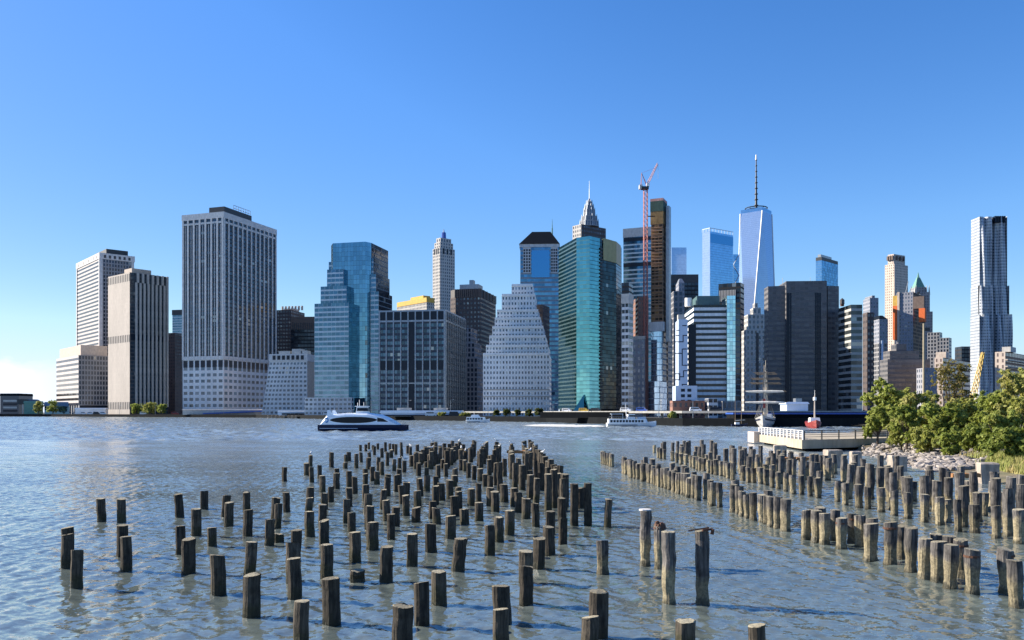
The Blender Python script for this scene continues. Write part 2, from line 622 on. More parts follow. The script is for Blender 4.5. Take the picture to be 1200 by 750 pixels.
W['stripe_grey'] = win_mat('grey_banded_wall', (0.40, 0.40, 0.38), (0.05, 0.06, 0.065), (0, 1), (0.4, 1), gm=0.45, blind=0.15)
W['cream'] = win_mat('cream_stone_windows', (0.60, 0.50, 0.42), (0.16, 0.12, 0.11), (0.35, 0.72), (0.2, 0.78), gm=0.2)
W['cyan_glass'] = win_mat('pale_cyan_glass', (0.30, 0.42, 0.46), (0.45, 0.66, 0.70), (0.06, 1), (0.1, 1), gm=0.88, gr=0.06, var=0.2, blind=0)
W['steel_ripple'] = win_mat('rippled_steel_panels', (0.46, 0.49, 0.53), (0.07, 0.10, 0.14), (0.3, 0.76), (0.3, 0.75), gm=0.4, wm=0.35, wr=0.45, blind=0.1)
W['grey_tower'] = win_mat('grey_wall_small_windows', (0.27, 0.28, 0.32), (0.08, 0.10, 0.14), (0.3, 0.75), (0.25, 0.8), gm=0.4)  # plain grey wall colour with small windows
W['terracotta'] = win_mat('terracotta_gothic', (0.30, 0.30, 0.31), (0.09, 0.11, 0.14), (0.3, 0.7), (0.15, 0.85), gm=0.3)
W['balcony'] = win_mat('brown_flats_with_balconies', (0.30, 0.17, 0.11), (0.05, 0.04, 0.04), (0.12, 0.8), (0.3, 0.9), gm=0.2, blind=0.2, blindcol=(0.5, 0.4, 0.33))
ROOF = M['roof']

# ------------------------------------------------------------------ the skyline, from the left
# banded tower at the far left with its low wing
b = Building('office_tower', 'tall office tower with pale horizontal stripes behind the beige windowless slab', 'tower', 90, 117, 157, 296, 1010, 49)
b.body([W['band_light'], W['mull_grey'], ROOF], [0, 1, 1, 0], 3.2, 4.6, z1=b.H - 7)
MB().prism([(-b.a - .8, -.8), (.8, -.8), (.8, b.b + .8), (-b.a - .8, b.b + .8)], b.H - 7, b.H, 0, 3, 3, 0).build('cornice', M['conc'], b.root)
for f, n in (('A', 9), ('B', 7)):
    b.piers('crown_opening', f, n, 2.6, 0.9, b.H - 5.8, b.H - 2.2, M['darkstone'], ends=False)
b.piers('corner_pier', 'A', 1, 2.5, 0.7, 0, b.H - 7, M['conc'])
b.piers('corner_pier', 'B', 1, 3.0, 0.7, 0, b.H - 7, M['conc'])
MB().box(-b.a * .5, -3, 8, b.b - 6, b.H, b.H + 6).build('rooftop_plant', M['darksteel'], b.root)

b = Building('office_block', 'low striped office block with a blank beige top beside the striped tower', 'building', 66, 92, 130, 416, 940, 49)
b.body([W['band_light'], W['mull_grey'], ROOF], [0, 1, 1, 0], 3.2, 5.3, z0=10)
MB().prism([(-b.a + 1, 1), (-1, 1), (-1, b.b - 1), (-b.a + 1, b.b - 1)], 0, 10, 0, 3, 3, 0).build('ground_storey', M['darkglass'], b.root)
b.piers('column', 'A', 10, 1.2, -1.2, 0, 9.9, M['conc'])
MB().prism([(-b.a + 3, 3), (-3, 3), (-3, b.b - 3), (-b.a + 3, b.b - 3)], b.H, b.H + 11.5, 0, 3, 3, 0).build('blank_attic', M['beige'], b.root)

# beige slab
b = Building('office_slab', 'beige windowless slab tower with white fins on its shaded side', 'tower', 126.6, 152, 197, 319, 885, 40)
b.body([W['panel_beige'], W['dark_strip'], ROOF], [0, 1, 1, 0], 1.5, 4.0)
for py in (319.5, 391, 470):
    b.piers('louvre_slot', 'A', 12, 0.9, 0.25, b.z(py + 9.5), b.z(py + 1), M['darkstone'], 1.5, b.a - 1.5)
b.piers('fin', 'B', 8, 2.1, 1.2, 8, b.H - 10, M['stone'], b.b * .16, b.b)
b.piers('fin_head', 'B', 6, 2.2, 1.5, b.H - 9.9, b.H + .1, M['stone'], b.b * .2, b.b * .97)
b.bands('plant_floor', 'B', [b.z(398)], 6, 0.5, M['darkglass'])
MB().box(-b.a * .42, -4, b.b * .1, b.b * .6, b.H, b.z(313)).build('rooftop_plant', M['beige'], b.root)

b = Building('office_block', 'plain dark brown block between the beige slab and the big grid tower', 'building', 190, 205, 222, 390, 1060, 20)
b.body([W['brown_small'], ROOF], 0, 3.4, 4.0)
b = Building('office_tower', 'small distant glass tower peeping over the dark brown block', 'tower', 202, 214, 226, 369, 1300, 15)
b.body([W['blue_bands'], ROOF], 0, 3, 4)
MB().box(-b.a - .5, .5, -.5, b.b, b.H, b.H + 8).build('roof_screen', M['darksteel'], b.root)

# big grid tower
b = Building('office_tower', 'huge dark windowed tower with pale vertical piers and a lattice on its roof', 'tower', 214, 262, 323.5, 248, 855, 19)
b.body([W['grid_stone'], ROOF], 0, [b.a / 7, b.b / 12], 6.0, z0=0, z1=b.z(421), name='base_facade')
b.body([W['dark_strip'], ROOF], 0, [b.a / 7, b.b / 12], 4.1, z0=b.z(421), z1=b.H - 2)
MB().prism([(-b.a - .7, -.7), (.7, -.7), (.7, b.b + .7), (-b.a - .7, b.b + .7)], b.z(255), b.H, 0, 3, 3, 0).build('cornice', M['conc'], b.root)
b.bands('belt_course', 'A', [b.z(421)], 3.5, .6, M['conc'])
b.bands('belt_course', 'B', [b.z(421)], 3.5, .6, M['conc'])
b.bands('belt_course', 'A', [b.z(261)], 2, .6, M['conc'])
b.bands('belt_course', 'B', [b.z(261)], 2, .6, M['conc'])
b.piers('pier', 'A', 7, 1.9, 0.9, b.z(421), b.z(254.9), M['conc'])
b.piers('pier', 'B', 12, 1.7, 0.9, b.z(421), b.z(254.9), M['conc'])
b.piers('mullion', 'A', 14, .5, 0.4, b.z(421), b.z(262), M['conc'], ends=False)
for f, n, L in (('A', 7, b.a), ('B', 12, b.b)):
    for i in range(n):
        u = L * (i + .5) / n
        P, D, N, _ = b.face(f)
        MB().box(-L / n * .36, L / n * .36, -.2, 0, 0, 7).build('louvre_opening', M['darkglass'], b.root, (P[0] + D[0] * u + N[0] * .02, P[1] + D[1] * u + N[1] * .02, b.z(430)), math.atan2(D[1], D[0]))
MB().box(-b.a * .42, -b.a * .05, b.b * .05, b.b * .55, b.H, b.H + 6.5).build('rooftop_plant', M['darksteel'], b.root)
lat = MB()
for i in range(8):
    lat.tube((-5, b.b * .25 + i * 4, b.H + 6.5), (-5, b.b * .25 + i * 4, b.H + 12), .25, n=4)
for zz in (9, 12):
    lat.tube((-5, b.b * .25, b.H + zz), (-5, b.b * .25 + 28, b.H + zz), .25, n=4)
lat.build('roof_lattice', M['steel'], b.root)

# brown neighbours behind the grid tower
b = Building('office_tower', 'brown tower topped by a row of short pale pillars beside the grid tower', 'tower', 318, 341, 357, 363, 1010, 12)
b.body([W['brown_small'], ROOF], 0, 3.6, 4.2)
for i in range(7):
    x = -b.a * .55 + i * 4.2
    MB().tube((x, 6, b.H), (x, 6, b.H + 5), 1.3, n=8).build('roof_pillar', M['beige'], b.root)
MB().box(-b.a * .6, -2, 12, 26, b.H, b.H + 3).build('rooftop_plant', M['beige'], b.root)
b = Building('office_tower', 'dark tower with a louvred crown tucked behind the stepped blue tower', 'tower', 341, 372, 388, 371, 960, 5)
b.body([W['black_box'], ROOF], 0, 3.6, 4.2, z1=b.z(386))
b.body([M['brown'], ROOF], 0, 3.6, 4.2, z0=b.z(378), z1=b.H, name='crown')
b.body([M['darkstone'], ROOF], 0, 3.6, 4.2, z0=b.z(386), z1=b.z(378), name='louvre_floor')
b.piers('louvre_fin', 'A', 12, .9, .5, b.z(386), b.z(378), M['brown'])

# sloped-front concrete building
b = Building('office_building', 'concrete building with one slanting side at the foot of the grid tower', 'building', 316, 360, 371, 414.5, 800, 8)
xl = b.xA(306.5)
H = b.H
sl = MB()
sl.prism([(xl, 0), (0, 0), (0, b.b), (xl, b.b)], 0, H - 7, [0, 1, 1, 1], 4.2, 4.2, 2, [(-b.a, 0), (0, 0), (0, b.b), (-b.a, b.b)])
sl.build('facade', [W['grid_stone'], M['beige'], ROOF], b.root)
MB().prism([(-b.a - .4, -.4), (.4, -.4), (.4, b.b), (-b.a - .4, b.b)], H - 7, H, [0, 0, 0, 0], 3, 3, 0).build('attic', M['conc'], b.root)
b.piers('attic_opening', 'A', 8, 2.8, .7, H - 5.5, H - 1.5, M['darkglass'], ends=False)
for x0, x1, hh in ((-30, -19, 3), (-17, -8, 5), (-7, -2, 3.4)):
    MB().box(x0, x1, 5, 14, H, H + hh).build('rooftop_plant', M['steel'], b.root)

# stepped blue glass tower
b = Building('glass_tower', 'stepped blue glass tower with a chamfered flat top', 'tower', 382, 431, 440, 283, 660, 14, depth=40)
H = b.H
ch = 6.0
x0 = b.xA(390)
core = [(-b.a, 9), (x0, 0), (b.xA(428), 0), (0.5, 5.5), (0.5, 40), (-b.a, 40)]
b.body([W['blue_glass'], W['dark_bands'], ROOF], [0, 0, 0, 1, 1, 0], 2.4, 3.6, poly=core, name='main_shaft')
# stepped bays on the river side, each lower and wider
for i, (pl, pr, py, d) in enumerate(((386, 405, 315, 4.0), (380.5, 410.5, 335.5, 7.0), (375.5, 415, 356, 10.0))):
    xa, xb = b.xA(pl), b.xA(pr)
    b.body([W['blue_bands'], W['blue_glass'], ROOF], [0, 1, 0, 0], 3.4, 3.7, z1=b.z(py), poly=[(xa, -d), (xb, -d), (xb, 9.5 + i), (xa, 9.5 + i)], name='stepped_bay')
# left flank setbacks
for i, (px, py) in enumerate(((378.5, 302), (375.5, 321), (373, 340), (371, 358))):
    xa = b.xA(px)
    b.body([W['blue_bands'], ROOF], 0, 3.4, 3.7, z1=b.z(py), poly=[(xa, 10 + i * 1.3), (-b.a + .5, 10 + i * 1.3), (-b.a + .5, 36 - i), (xa, 36 - i)], name='side_setback')
# right flank setbacks, dark with pale band ends
for i, (px, py) in enumerate(((441.5, 301), (443.2, 320), (445.5, 341))):
    yb = (i + 1) * 3.0
    b.body([W['dark_bands'], W['blue_bands'], ROOF], [1, 0, 0, 0], 3.4, 3.7, z1=b.z(py), poly=[(.4, 6.2 - i), (2 + i * 2.6, 6.2 - i), (2 + i * 2.6, 34 - i), (.4, 34 - i)], name='side_setback')
b.body([W['grid_stone'], ROOF], 0, 3.6, 3.6, z1=b.z(466), poly=[(b.xA(367), -14), (b.xA(421), -14), (b.xA(421), -10.2), (b.xA(367), -10.2)], name='podium')

# navy office slab
b = Building('office_block', 'broad navy office block with thin pale columns beside the stepped blue tower', 'building', 444.5, 521.5, 545, 362.5, 545, 8)
H = b.H
b.body([W['navy_bays'], W['dark_strip'], M['rooftar']], [0, 1, 1, 1], [b.a / 18, b.b / 12], 3.7, z1=H - 1)
MB().prism([(-b.a - .3, -.3), (.3, -.3), (.3, b.b + .3), (-b.a - .3, b.b + .3)], H - 1, H, 0, 3, 3, 0).build('parapet', M['bluecol'], b.root)
b.piers('column', 'A', 9, .7, .8, 0, H - 1.01, M['bluecol'])
b.piers('column', 'B', 9, .7, .8, 0, H - 1.01, M['steel'])
b.bands('plant_floor', 'A', [H - 6.4], 5.2, .15, M['darkglass'])
b.bands('string_course', 'A', [H - 7.6], 1.1, .6, M['bluecol'])
b.bands('string_course', 'B', [H - 7.6], 1.0, .6, M['steel'])
b.bands('plant_floor', 'A', [b.z(433)], 6.0, .15, M['darkglass'])
b.bands('string_course', 'A', [b.z(449.5)], .7, .4, M['steel'])
b.box('blind_bay', M['darkglass'], b.xA(477.5) + .4, b.xA(486) - .4, -.3, 0, 0, H - 8)

# behind the navy block
b = Building('apartment_tower', 'white building with a yellow roof storey behind the navy office block', 'building', 465, 500, 509, 354, 1000, 50)
b.body([W['pale_small'], ROOF], 0, 3, 3.8)
MB().prism([(-b.a + 1, -.5), (.4, -.5), (.4, b.b), (-b.a + 1, b.b)], b.H, b.z(348.5), 0, 3, 3, 0).build('roof_storey', M['yellowwall'], b.root)
MB().box(-b.a * .62, -b.a * .2, 4, 14, b.z(348.5), b.z(344.5)).build('rooftop_plant', M['yellowwall'], b.root)

b = Building('stone_tower', 'slender pale stone tower with a blue-topped cap behind the navy office block', 'tower', 507, 515.5, 533, 290, 1100, 50)
b.body([W['pale_small'], ROOF], 0, 3.4, 4.2)
k = 2.0
for i, (py, ins) in enumerate(((283, 1.6), (277.5, 3.4))):
    z0 = b.H if i == 0 else b.z(283)
    b.body([W['pale_small'], ROOF], 0, 4.5, 4.2, z0=z0, z1=b.z(py), poly=[(-b.a + ins, ins), (-ins, ins), (-ins, b.b - ins), (-b.a + ins, b.b - ins)], name='crown_tier')
b.piers('arched_window', 'B', 4, 2.4, .3, b.z(297), b.z(289.5) - 1, M['darkglass'], ends=False)
b.piers('arched_window', 'A', 4, 1.8, .3, b.z(297), b.z(289.5) - 1, M['darkglass'], ends=False)
MB().tube((-b.a / 2, b.b / 2, b.z(277.5)), (-b.a / 2, b.b / 2, b.z(270)), 3.2, 2.8, 8).build('lantern', M['blue'], b.root)
MB().tube((-b.a / 2, b.b / 2, b.z(270)), (-b.a / 2, b.b / 2, b.z(265.5)), 1.8, .2, 6).build('finial', M['bluegrey'], b.root)

b = Building('office_tower', 'bulky dark brown tower with a notched crown behind the pale ziggurat', 'tower', 525, 563, 581, 338, 760, 14)
c = 7
b.body([W['brown_small'], ROOF], 0, 3.3, 4.0, z1=b.z(347), poly=[(-b.a, c), (-b.a + c, 0), (0, 0), (0, b.b), (-b.a, b.b)])
b.body([M['darkstone'], ROOF], 0, 3.3, 4.0, z0=b.z(347), z1=b.H, poly=[(-b.a + .3, c), (-b.a + c, .3), (-.3, .3), (-.3, b.b), (-b.a + .3, b.b)], name='crown')
b.piers('crown_pier', 'A', 12, 1.0, .6, b.z(348), b.H, M['brown'], c)
b.piers('crown_pier', 'B', 5, 1.0, .6, b.z(348), b.H, M['brown'])
MB().box(-b.a * .7, -b.a * .12, 6, 20, b.H, b.z(331.5)).build('rooftop_plant', M['steel'], b.root)
MB().box(-b.a * .42, -b.a * .3, 8, 14, b.z(331.5), b.z(326)).build('water_tank', M['steel'], b.root)

b = Building('office_building', 'dark setback building with speckled windows just left of the pale ziggurat', 'building', 544, 556, 568, 384, 630, 10)
for i, (pr, py) in enumerate(((552, 384), (557, 402), (561, 420))):
    b.body([W['pale_small'] if i == 5 else W['mull_grey'], ROOF], 0, 2.8, 3.6, z1=b.z(py), poly=[(-b.a, -i * 2), (b.xA(pr), -i * 2), (b.xA(pr), 20), (-b.a, 20)], name='setback_tier')

# the pale ziggurat
b = Building('stepped_building', 'pale white-brick ziggurat building with many setbacks on the waterfront', 'building', 566, 644, None, 415, 520, 4, depth=45)
b.th
tiers = [(566, 644, 415), (569, 642.5, 405), (572.5, 639.5, 393.5), (575.5, 636.5, 382), (578, 633, 371), (580, 630, 361), (585.5, 626, 341.5), (597, 623, 329)]
for i, (pl, pr, py) in enumerate(tiers):
    z0 = 0 if i == 0 else b.z(tiers[i - 1][2])
    yy = i * 2.6
    tier = b.body([W['white_brick'], ROOF], 0, 1.95, 3.1, z0=z0, z1=b.z(py), poly=[(b.xA(pl), yy), (b.xA(pr), yy), (b.xA(pr), 45 - yy * .5), (b.xA(pl), 45 - yy * .5)], name='setback_tier')
    MB().box(b.xA(pl) + .1, b.xA(pr) - .1, yy - .35, yy, b.z(py) - .5, b.z(py) + .9).build('parapet', M['white'], tier)
    # short projecting bays that break each step
    if 0 < i < 7:
        w = (b.xA(pr) - b.xA(pl))
        for q in ():
            xx = b.xA(pl) + w * q
            b.body([W['white_brick'], ROOF], 0, 1.95, 3.1, z0=z0, z1=z0 + (b.z(py) - z0) * .55, poly=[(xx, yy - 1.6), (xx + w * .2, yy - 1.6), (xx + w * .2, yy - .25), (xx, yy - .25)], name='bay')
b.piers('crown_window', 'A', 9, 1.3, .3, b.z(334), b.z(330.5), M['darkglass'], b.a + b.xA(598), b.a + b.xA(622)) if False else None
b.bands('base_course', 'A', [b.z(465), b.z(457)], .6, .3, M['stone'])
b = Building('office_building', 'brown brick building pressed against the right side of the pale ziggurat', 'building', 622, 636, 644, 357, 560, 20)
b.body([W['brown_small'], ROOF], 0, 2.6, 3.4)

# hipped-roof granite tower
b = Building('office_tower', 'granite and blue glass tower with a dark hipped roof and thin antenna', 'tower', 611.5, 654.5, None, 287, 820, 3, depth=36)
H = b.H
b.body([W['granite_blue'], ROOF], 0, 3.2, 4.4, z1=H - 2)
MB().prism([(-b.a - .8, -.8), (.8, -.8), (.8, 36.8), (-b.a - .8, 36.8)], H - 2, H + 1, 0, 3, 3, 0).build('cornice', M['conc'], b.root)
b.box('centre_glass', W['blue_pure'], b.xA(623), b.xA(644), -.5, 0, b.z(325), b.z(293))
for f0, f1 in ((613, 622), (645.5, 653.5)):
    cbay = b.box('corner_bay', M['conc'], b.xA(f0), b.xA(f1), -.35, 0, b.z(320), b.z(289))
    for i in range(3):
        for j in range(8):
            x = b.xA(f0) + (b.xA(f1) - b.xA(f0)) * (i + .5) / 3
            z = b.z(319) + (b.z(291) - b.z(319)) * j / 8
            MB().box(x - .75, x + .75, -.45, -.36, z + .4, z + 2.3).build('window', M['darkglass'], cbay)
hz = b.z(268)
hr = MB()
base = [(-b.a - 1.2, -1.2), (1.2, -1.2), (1.2, 37.2), (-b.a - 1.2, 37.2)]
tx = [b.xA(623), b.xA(645)]
hr.prism(base, H + 1, hz, 0, 3, 3, 0, [(tx[0], 13), (tx[1], 13), (tx[1], 25), (tx[0], 25)])
hr.build('hipped_roof', M['rooftar'], b.root)
an = MB().tube((b.xA(647), 20, hz - 8), (b.xA(647), 20, b.z(262)), .9, .7, 6).build('antenna', M['copper'], b.root)
MB().tube((b.xA(647), 20, b.z(262)), (b.xA(647), 20, b.z(251)), .45, .12, 5).build('needle', M['copper'], an)

# gothic-crowned tower behind the teal glass
b = Building('stone_tower', 'old stone tower with a tiered pointed spire rising behind the teal glass tower', 'tower', 671, 681, 710, 262.5, 860, 52)
b.body([W['pale_small'], W['brown_small'], ROOF], [0, 1, 1, 0], 3.2, 4.2)
cxm, cym = -b.a / 2, b.b / 2


def octo(r, cx=cxm, cy=cym, n=8, ph=math.pi / 8):
    return [(cx + r * math.cos(2 * math.pi * i / n + ph), cy + r * math.sin(2 * math.pi * i / n + ph)) for i in range(n)]


zz = b.H
for r0, py in ((10.5, 256), (8.8, 250), (6.4, 242), (4.9, 237), (3.2, 232.5)):
    b.body([W['terracotta'], ROOF], 0, 2.4, 4.5, z0=zz, z1=b.z(py), poly=octo(r0), name='spire_tier', top=octo(r0 * .97))
    for q in octo(r0 * .95, n=8):
        MB().tube((q[0], q[1], zz), (q[0], q[1], b.z(py) + 1.8), .8, .25, 5).build('pinnacle', M['bluecol'], b.root)
    zz = b.z(py)
MB().prism(octo(2.6), zz, b.z(228), 0, 3, 3, 0, octo(.5)).build('spire_cap', M['steel'], b.root)
MB().tube((cxm, cym, b.z(229)), (cxm, cym, b.z(207)), .4, .1, 5).build('flagstaff', M['steel'], b.root)

# teal mirror tower
b = Building('glass_tower', 'teal mirror-glass tower with angled facets and a dark right side', 'tower', 675.5, 703, 728, 278.5, 450, 22, depth=30)
H = b.H
P = [(-b.a, 0), (b.xA(691), 0), (0, 1.2), (b.yB(728) * .35, 4), (b.yB(728) * .62, 16), (b.yB(728) * .3, 34), (-b.a - 4, 36), (b.xA(654.5) - 1.0, 8.5)]
P = [(-b.a, 0), (b.xA(691), -1.0), (0.6, 1.6)]
# right-hand facets placed from the widths they show
yy = b.yB(722)
cos, sin = math.cos(b.th), math.sin(b.th)


def loc_of(px, Y):
    X = (px - 600) / F * Y - b.cx
    dY = Y - b.Y
    return (X * cos - dY * sin, X * sin + dY * cos)


P = [loc_of(675.5, 450), loc_of(691, 446), loc_of(703, 452), loc_of(722, 464), loc_of(728.5, 478), loc_of(715, 505), loc_of(670, 508), loc_of(654.5, 478)]
b.body([W['teal'], W['teal_dark_reflection'], W['teal_stripe'], ROOF], [0, 0, 1, 1, 1, 1, 1, 2], 1.9, 2.1, z0=4, z1=H, poly=P)
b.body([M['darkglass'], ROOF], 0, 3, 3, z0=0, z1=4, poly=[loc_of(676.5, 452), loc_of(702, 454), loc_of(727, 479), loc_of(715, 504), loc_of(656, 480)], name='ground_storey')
# boxed bands on the right flank and the green-gold capping storeys
fl = [loc_of(703.4, 451.8), loc_of(708, 454.5)]
for k_ in range(44):
    z = 8 + k_ * (H - 12) / 44
    MB().prism([loc_of(703.4, 451.4), loc_of(706.2, 453.0), loc_of(706.2, 455), loc_of(703.4, 453.2)], z, z + 1.0, 0, 3, 3, 0).build('corner_balcony', M['darksteel'], b.root)
b.body([plain('bronze_panels', (0.30, 0.26, 0.12), .4, .4), ROOF], 0, 3, 3, z0=b.z(303), z1=H + .6, poly=[loc_of(707, 453.7), loc_of(722.3, 463.4), loc_of(727.6, 475), loc_of(716, 500), loc_of(707, 470)], name='capping_storeys')
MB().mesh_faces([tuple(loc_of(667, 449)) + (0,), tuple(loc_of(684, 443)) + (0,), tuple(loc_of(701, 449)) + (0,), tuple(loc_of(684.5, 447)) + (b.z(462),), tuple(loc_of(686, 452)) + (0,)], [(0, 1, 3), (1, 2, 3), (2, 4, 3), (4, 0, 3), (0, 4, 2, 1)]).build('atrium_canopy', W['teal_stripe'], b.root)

# striped blue tower left of the construction tower
b = Building('office_tower', 'blue striped office tower with a blank grey top left of the crane', 'tower', 730.5, 763, 772, 276, 930, 6)
b.body([W['blue_stripe'], ROOF], 0, 3.2, 4.6, z1=b.H)
MB().prism([(-b.a - .4, -.4), (.4, -.4), (.4, b.b), (-b.a - .4, b.b)], b.H, b.z(265.5), 0, 3, 3, 0).build('plant_storey', M['steel'], b.root)
b.bands('dark_floor', 'A', [b.z(311), b.z(281)], 4.0, .3, M['darkglass'])
b = Building('office_building', 'dark little plant tower between the teal tower and the white-framed building', 'building', 726, 737, 742, 331, 640, 8)
b.body([W['black_box'], ROOF], 0, 3, 3.6)
b = Building('office_building', 'slim white-framed building with black window rows beside the teal tower', 'building', 728.5, 736.5, 742, 344, 440, 30)
b.body([W['white_punch'], ROOF], 0, [b.a / 2, b.b / 4], 3.3, z1=b.z(355))
b.body([M['stone'], ROOF], 0, 3, 3, z0=b.z(355), z1=b.H, name='blank_top', poly=[(-b.a - .2, -.2), (.2, -.2), (.2, b.b), (-b.a - .2, b.b)])
b = Building('apartment_tower', 'reddish brown brick tower right of the white-framed building', 'tower', 742, 760, None, 347.5, 640, 0, depth=25)
b.body([W['brick_small'], ROOF], 0, 3, 3.4)
b = Building('office_building', 'weathered beige building under the brown brick tower, left of the unfinished tower', 'building', 741, 756, 760, 395, 470, 8)
b.body([W['grey_tower'], M['brick'], ROOF], [0, 1, 1, 0], 2.6, 3.4)
MB().box(-b.a - .2, .2, -.3, 0, b.H - 1.2, b.H + .6).build('cornice', M['stone'], b.root)

# unfinished tower and its crane
b = Building('unfinished_tower', 'slim unfinished tower with brown bare floors above and new glass below, beside the crane', 'tower', 763, 776.5, 781, 232, 480, 14)
H = b.H
b.body([W['construct'], ROOF], 0, [b.a / 3, b.b / 4], 3.3, z0=b.z(377), z1=b.z(262), name='bare_floors')
MB().prism([(-b.a - .3, -.3), (.3, -.3), (.3, b.b), (-b.a - .3, b.b)], b.z(262), b.z(247), 0, 3, 3, 0).build('formwork_panels', plain('plywood_formwork', (0.30, 0.19, 0.08), .9, scale=.3, var=.5), b.root)
MB().prism([(-b.a - .4, -.4), (.4, -.4), (.4, b.b), (-b.a - .4, b.b)], b.z(247), b.z(235), 0, 3, 3, 0).build('safety_netting', plain('green_netting', (0.05, 0.10, 0.085), .9), b.root)
MB().prism([(-b.a - .4, -.4), (.4, -.4), (.4, b.b), (-b.a - .4, b.b)], b.z(235), H, 0, 3, 3, 0).build('top_rail', plain('pink_safety_screen', (0.55, 0.30, 0.28), .8), b.root)
MB().box(b.xA(779), b.xA(780.5) + 1.0, 3, 8, b.z(400), b.z(240)).build('hoist_mast', M['steel'], b.root)
b.bands('slab_edge', 'A', frange(b.z(376), b.z(263), 30), .35, .8, plain('rusty_slab_edge', (0.36, 0.22, 0.14), .9))
b.body([M['conc'], ROOF], 0, 3, 3, z0=b.z(388), z1=b.z(377), poly=[(-b.a - 1, -1), (.6, -1), (.6, b.b), (-b.a - 1, b.b)], name='transfer_floor')
b.body([W['clad_new'], W['mull_grey'], ROOF], [0, 1, 1, 1], 1.8, 3.3, z0=b.z(447), z1=b.z(388), name='glass_shaft')
b.body([W['clad_new'], ROOF], 0, 1.8, 3.3, z0=0, z1=b.z(447), poly=[(b.xA(757), -3), (b.xA(775), -3), (b.xA(775), 14), (b.xA(757), 14)], name='glass_podium')
b = Building('office_tower', 'thin dark blue shaft standing against the right side of the unfinished tower', 'tower', 777, 783, 788, 372, 500, 15)
b.body([W['mull_grey'], ROOF], 0, 1.5, 3.4)
b = Building('glass_tower', 'pale distant glass sliver beside the unfinished tower', 'tower', 778, 783.5, None, 245, 1300, 0, depth=10)
b.body([W['sky_glass'], ROOF], 0, 3, 4)

cr = thing('tower_crane', 'red and white tower crane with a raised jib beside the unfinished tower', 'crane', (xat(756.5, 478), 478, ZG))
mh = zat(222, 478) - ZG
mm = MB()
hw = .95
for sx in (-1, 1):
    for sy in (-1, 1):
        mm.tube((sx * hw, sy * hw, 0), (sx * hw, sy * hw, mh), .22, n=4)
zz = 0
while zz < mh - 2:
    for s_ in (-1, 1):
        mm.tube((-hw * s_, s_ * hw, zz), (hw * s_, s_ * hw, zz + 2.6), .11, n=3)
        mm.tube((s_ * hw, -hw * s_, zz), (s_ * hw, hw * s_, zz + 2.6), .11, n=3)
        mm.tube((-hw, s_ * hw, zz), (hw, s_ * hw, zz), .09, n=3)
    zz += 2.6
mm.build('mast', plain('crane_red', (0.50, 0.16, 0.12), .5), cr)
MB().box(-2.4, 1.6, -1.6, 1.6, mh, mh + 1.4).build('slewing_deck', M['darksteel'], cr)
MB().box(-3.6, -1.8, -1.3, 1.3, mh + .2, mh + 2.4).build('counterweight', M['conc'], cr)
MB().box(.3, 1.9, -1.9, -.6, mh + 1.4, mh + 3.2).build('cab', M['white'], cr)
dx, dz = (770 - 757) * .478, (222 - 195.5) * .478
jm = MB()
for o_ in (-.5, .5):
    jm.tube((.8, o_, mh + 1.4), (.8 + dx, o_ * .3, mh + 1.4 + dz), .17, n=4)
jm.tube((.1, 0, mh + 2.2), (.4 + dx, 0, mh + 2.2 + dz), .17, n=4)
for i in range(16):
    t0, t1 = i / 16, (i + .5) / 16
    for o_ in (-.5, .5):
        jm.tube((.8 + dx * t0, o_, mh + 1.4 + dz * t0), (.1 + dx * t1, 0, mh + 2.2 + dz * t1), .08, n=3)
jm.build('jib', plain('crane_pale_red', (0.58, 0.30, 0.26), .5), cr)
am = MB()
for o_ in (-.7, .7):
    am.tube((-2.6, o_, mh + 1.4), (-2.2, 0, mh + 9.2), .16, n=4)
    am.tube((1.0, o_, mh + 1.4), (-2.2, 0, mh + 9.2), .13, n=4)
am.tube((-2.2, 0, mh + 9.2), (.8 + dx * .85, 0, mh + 1.6 + dz * .85), .05, n=3)
am.build('a_frame', M['red'], cr)
MB().tube((.8 + dx, 0, mh + 1.4 + dz), (.8 + dx, 0, mh - 3 + dz * .7), .06, n=3).build('hoist_rope', M['darksteel'], cr)
for i in range(2):
    MB().box(1.0, 5.2, -.3, .3, zat(254 + i * 40, 478) - ZG, zat(253 + i * 40, 478) - ZG).build('tie_beam', M['rust'], cr)

# centre-right towers
b = Building('glass_tower', 'pale flat-topped glass tower right of the unfinished tower', 'tower', 782, 804.5, None, 290, 1850, 0, depth=50)
b.body([W['pale_glass'], ROOF], 0, 4, 5)
b = Building('office_tower', 'black box-topped tower with a plain dark crown right of the unfinished tower', 'tower', 780, 818.5, None, 321.5, 860, 2, depth=30)
b.body([W['black_box'], ROOF], 0, 3.4, 4.2, z1=b.z(331))
b.body([M['darkstone'], ROOF], 0, 3.4, 4.2, z0=b.z(331), z1=b.H, name='crown')
b = Building('office_tower', 'slim grey stone tower with a pointed cap in front of the black box-topped tower', 'tower', 792, 802, None, 331, 640, 2, depth=14)
b.body([W['grey_tower'], ROOF], 0, 2.4, 3.6)
MB().prism([(-b.a, 0), (0, 0), (0, 14), (-b.a, 14)], b.H, b.H + 3.5, 0, 3, 3, 0, [(-b.a * .7, 4), (-b.a * .3, 4), (-b.a * .3, 10), (-b.a * .7, 10)]).build('cap', M['steel'], b.root)
b = Building('office_tower', 'dull green tower behind the white building with maze-like black lines', 'tower', 784, 800, None, 341, 560, 2, depth=20)
b.body([W['mull_grey'], ROOF], 0, 3, 3.6)

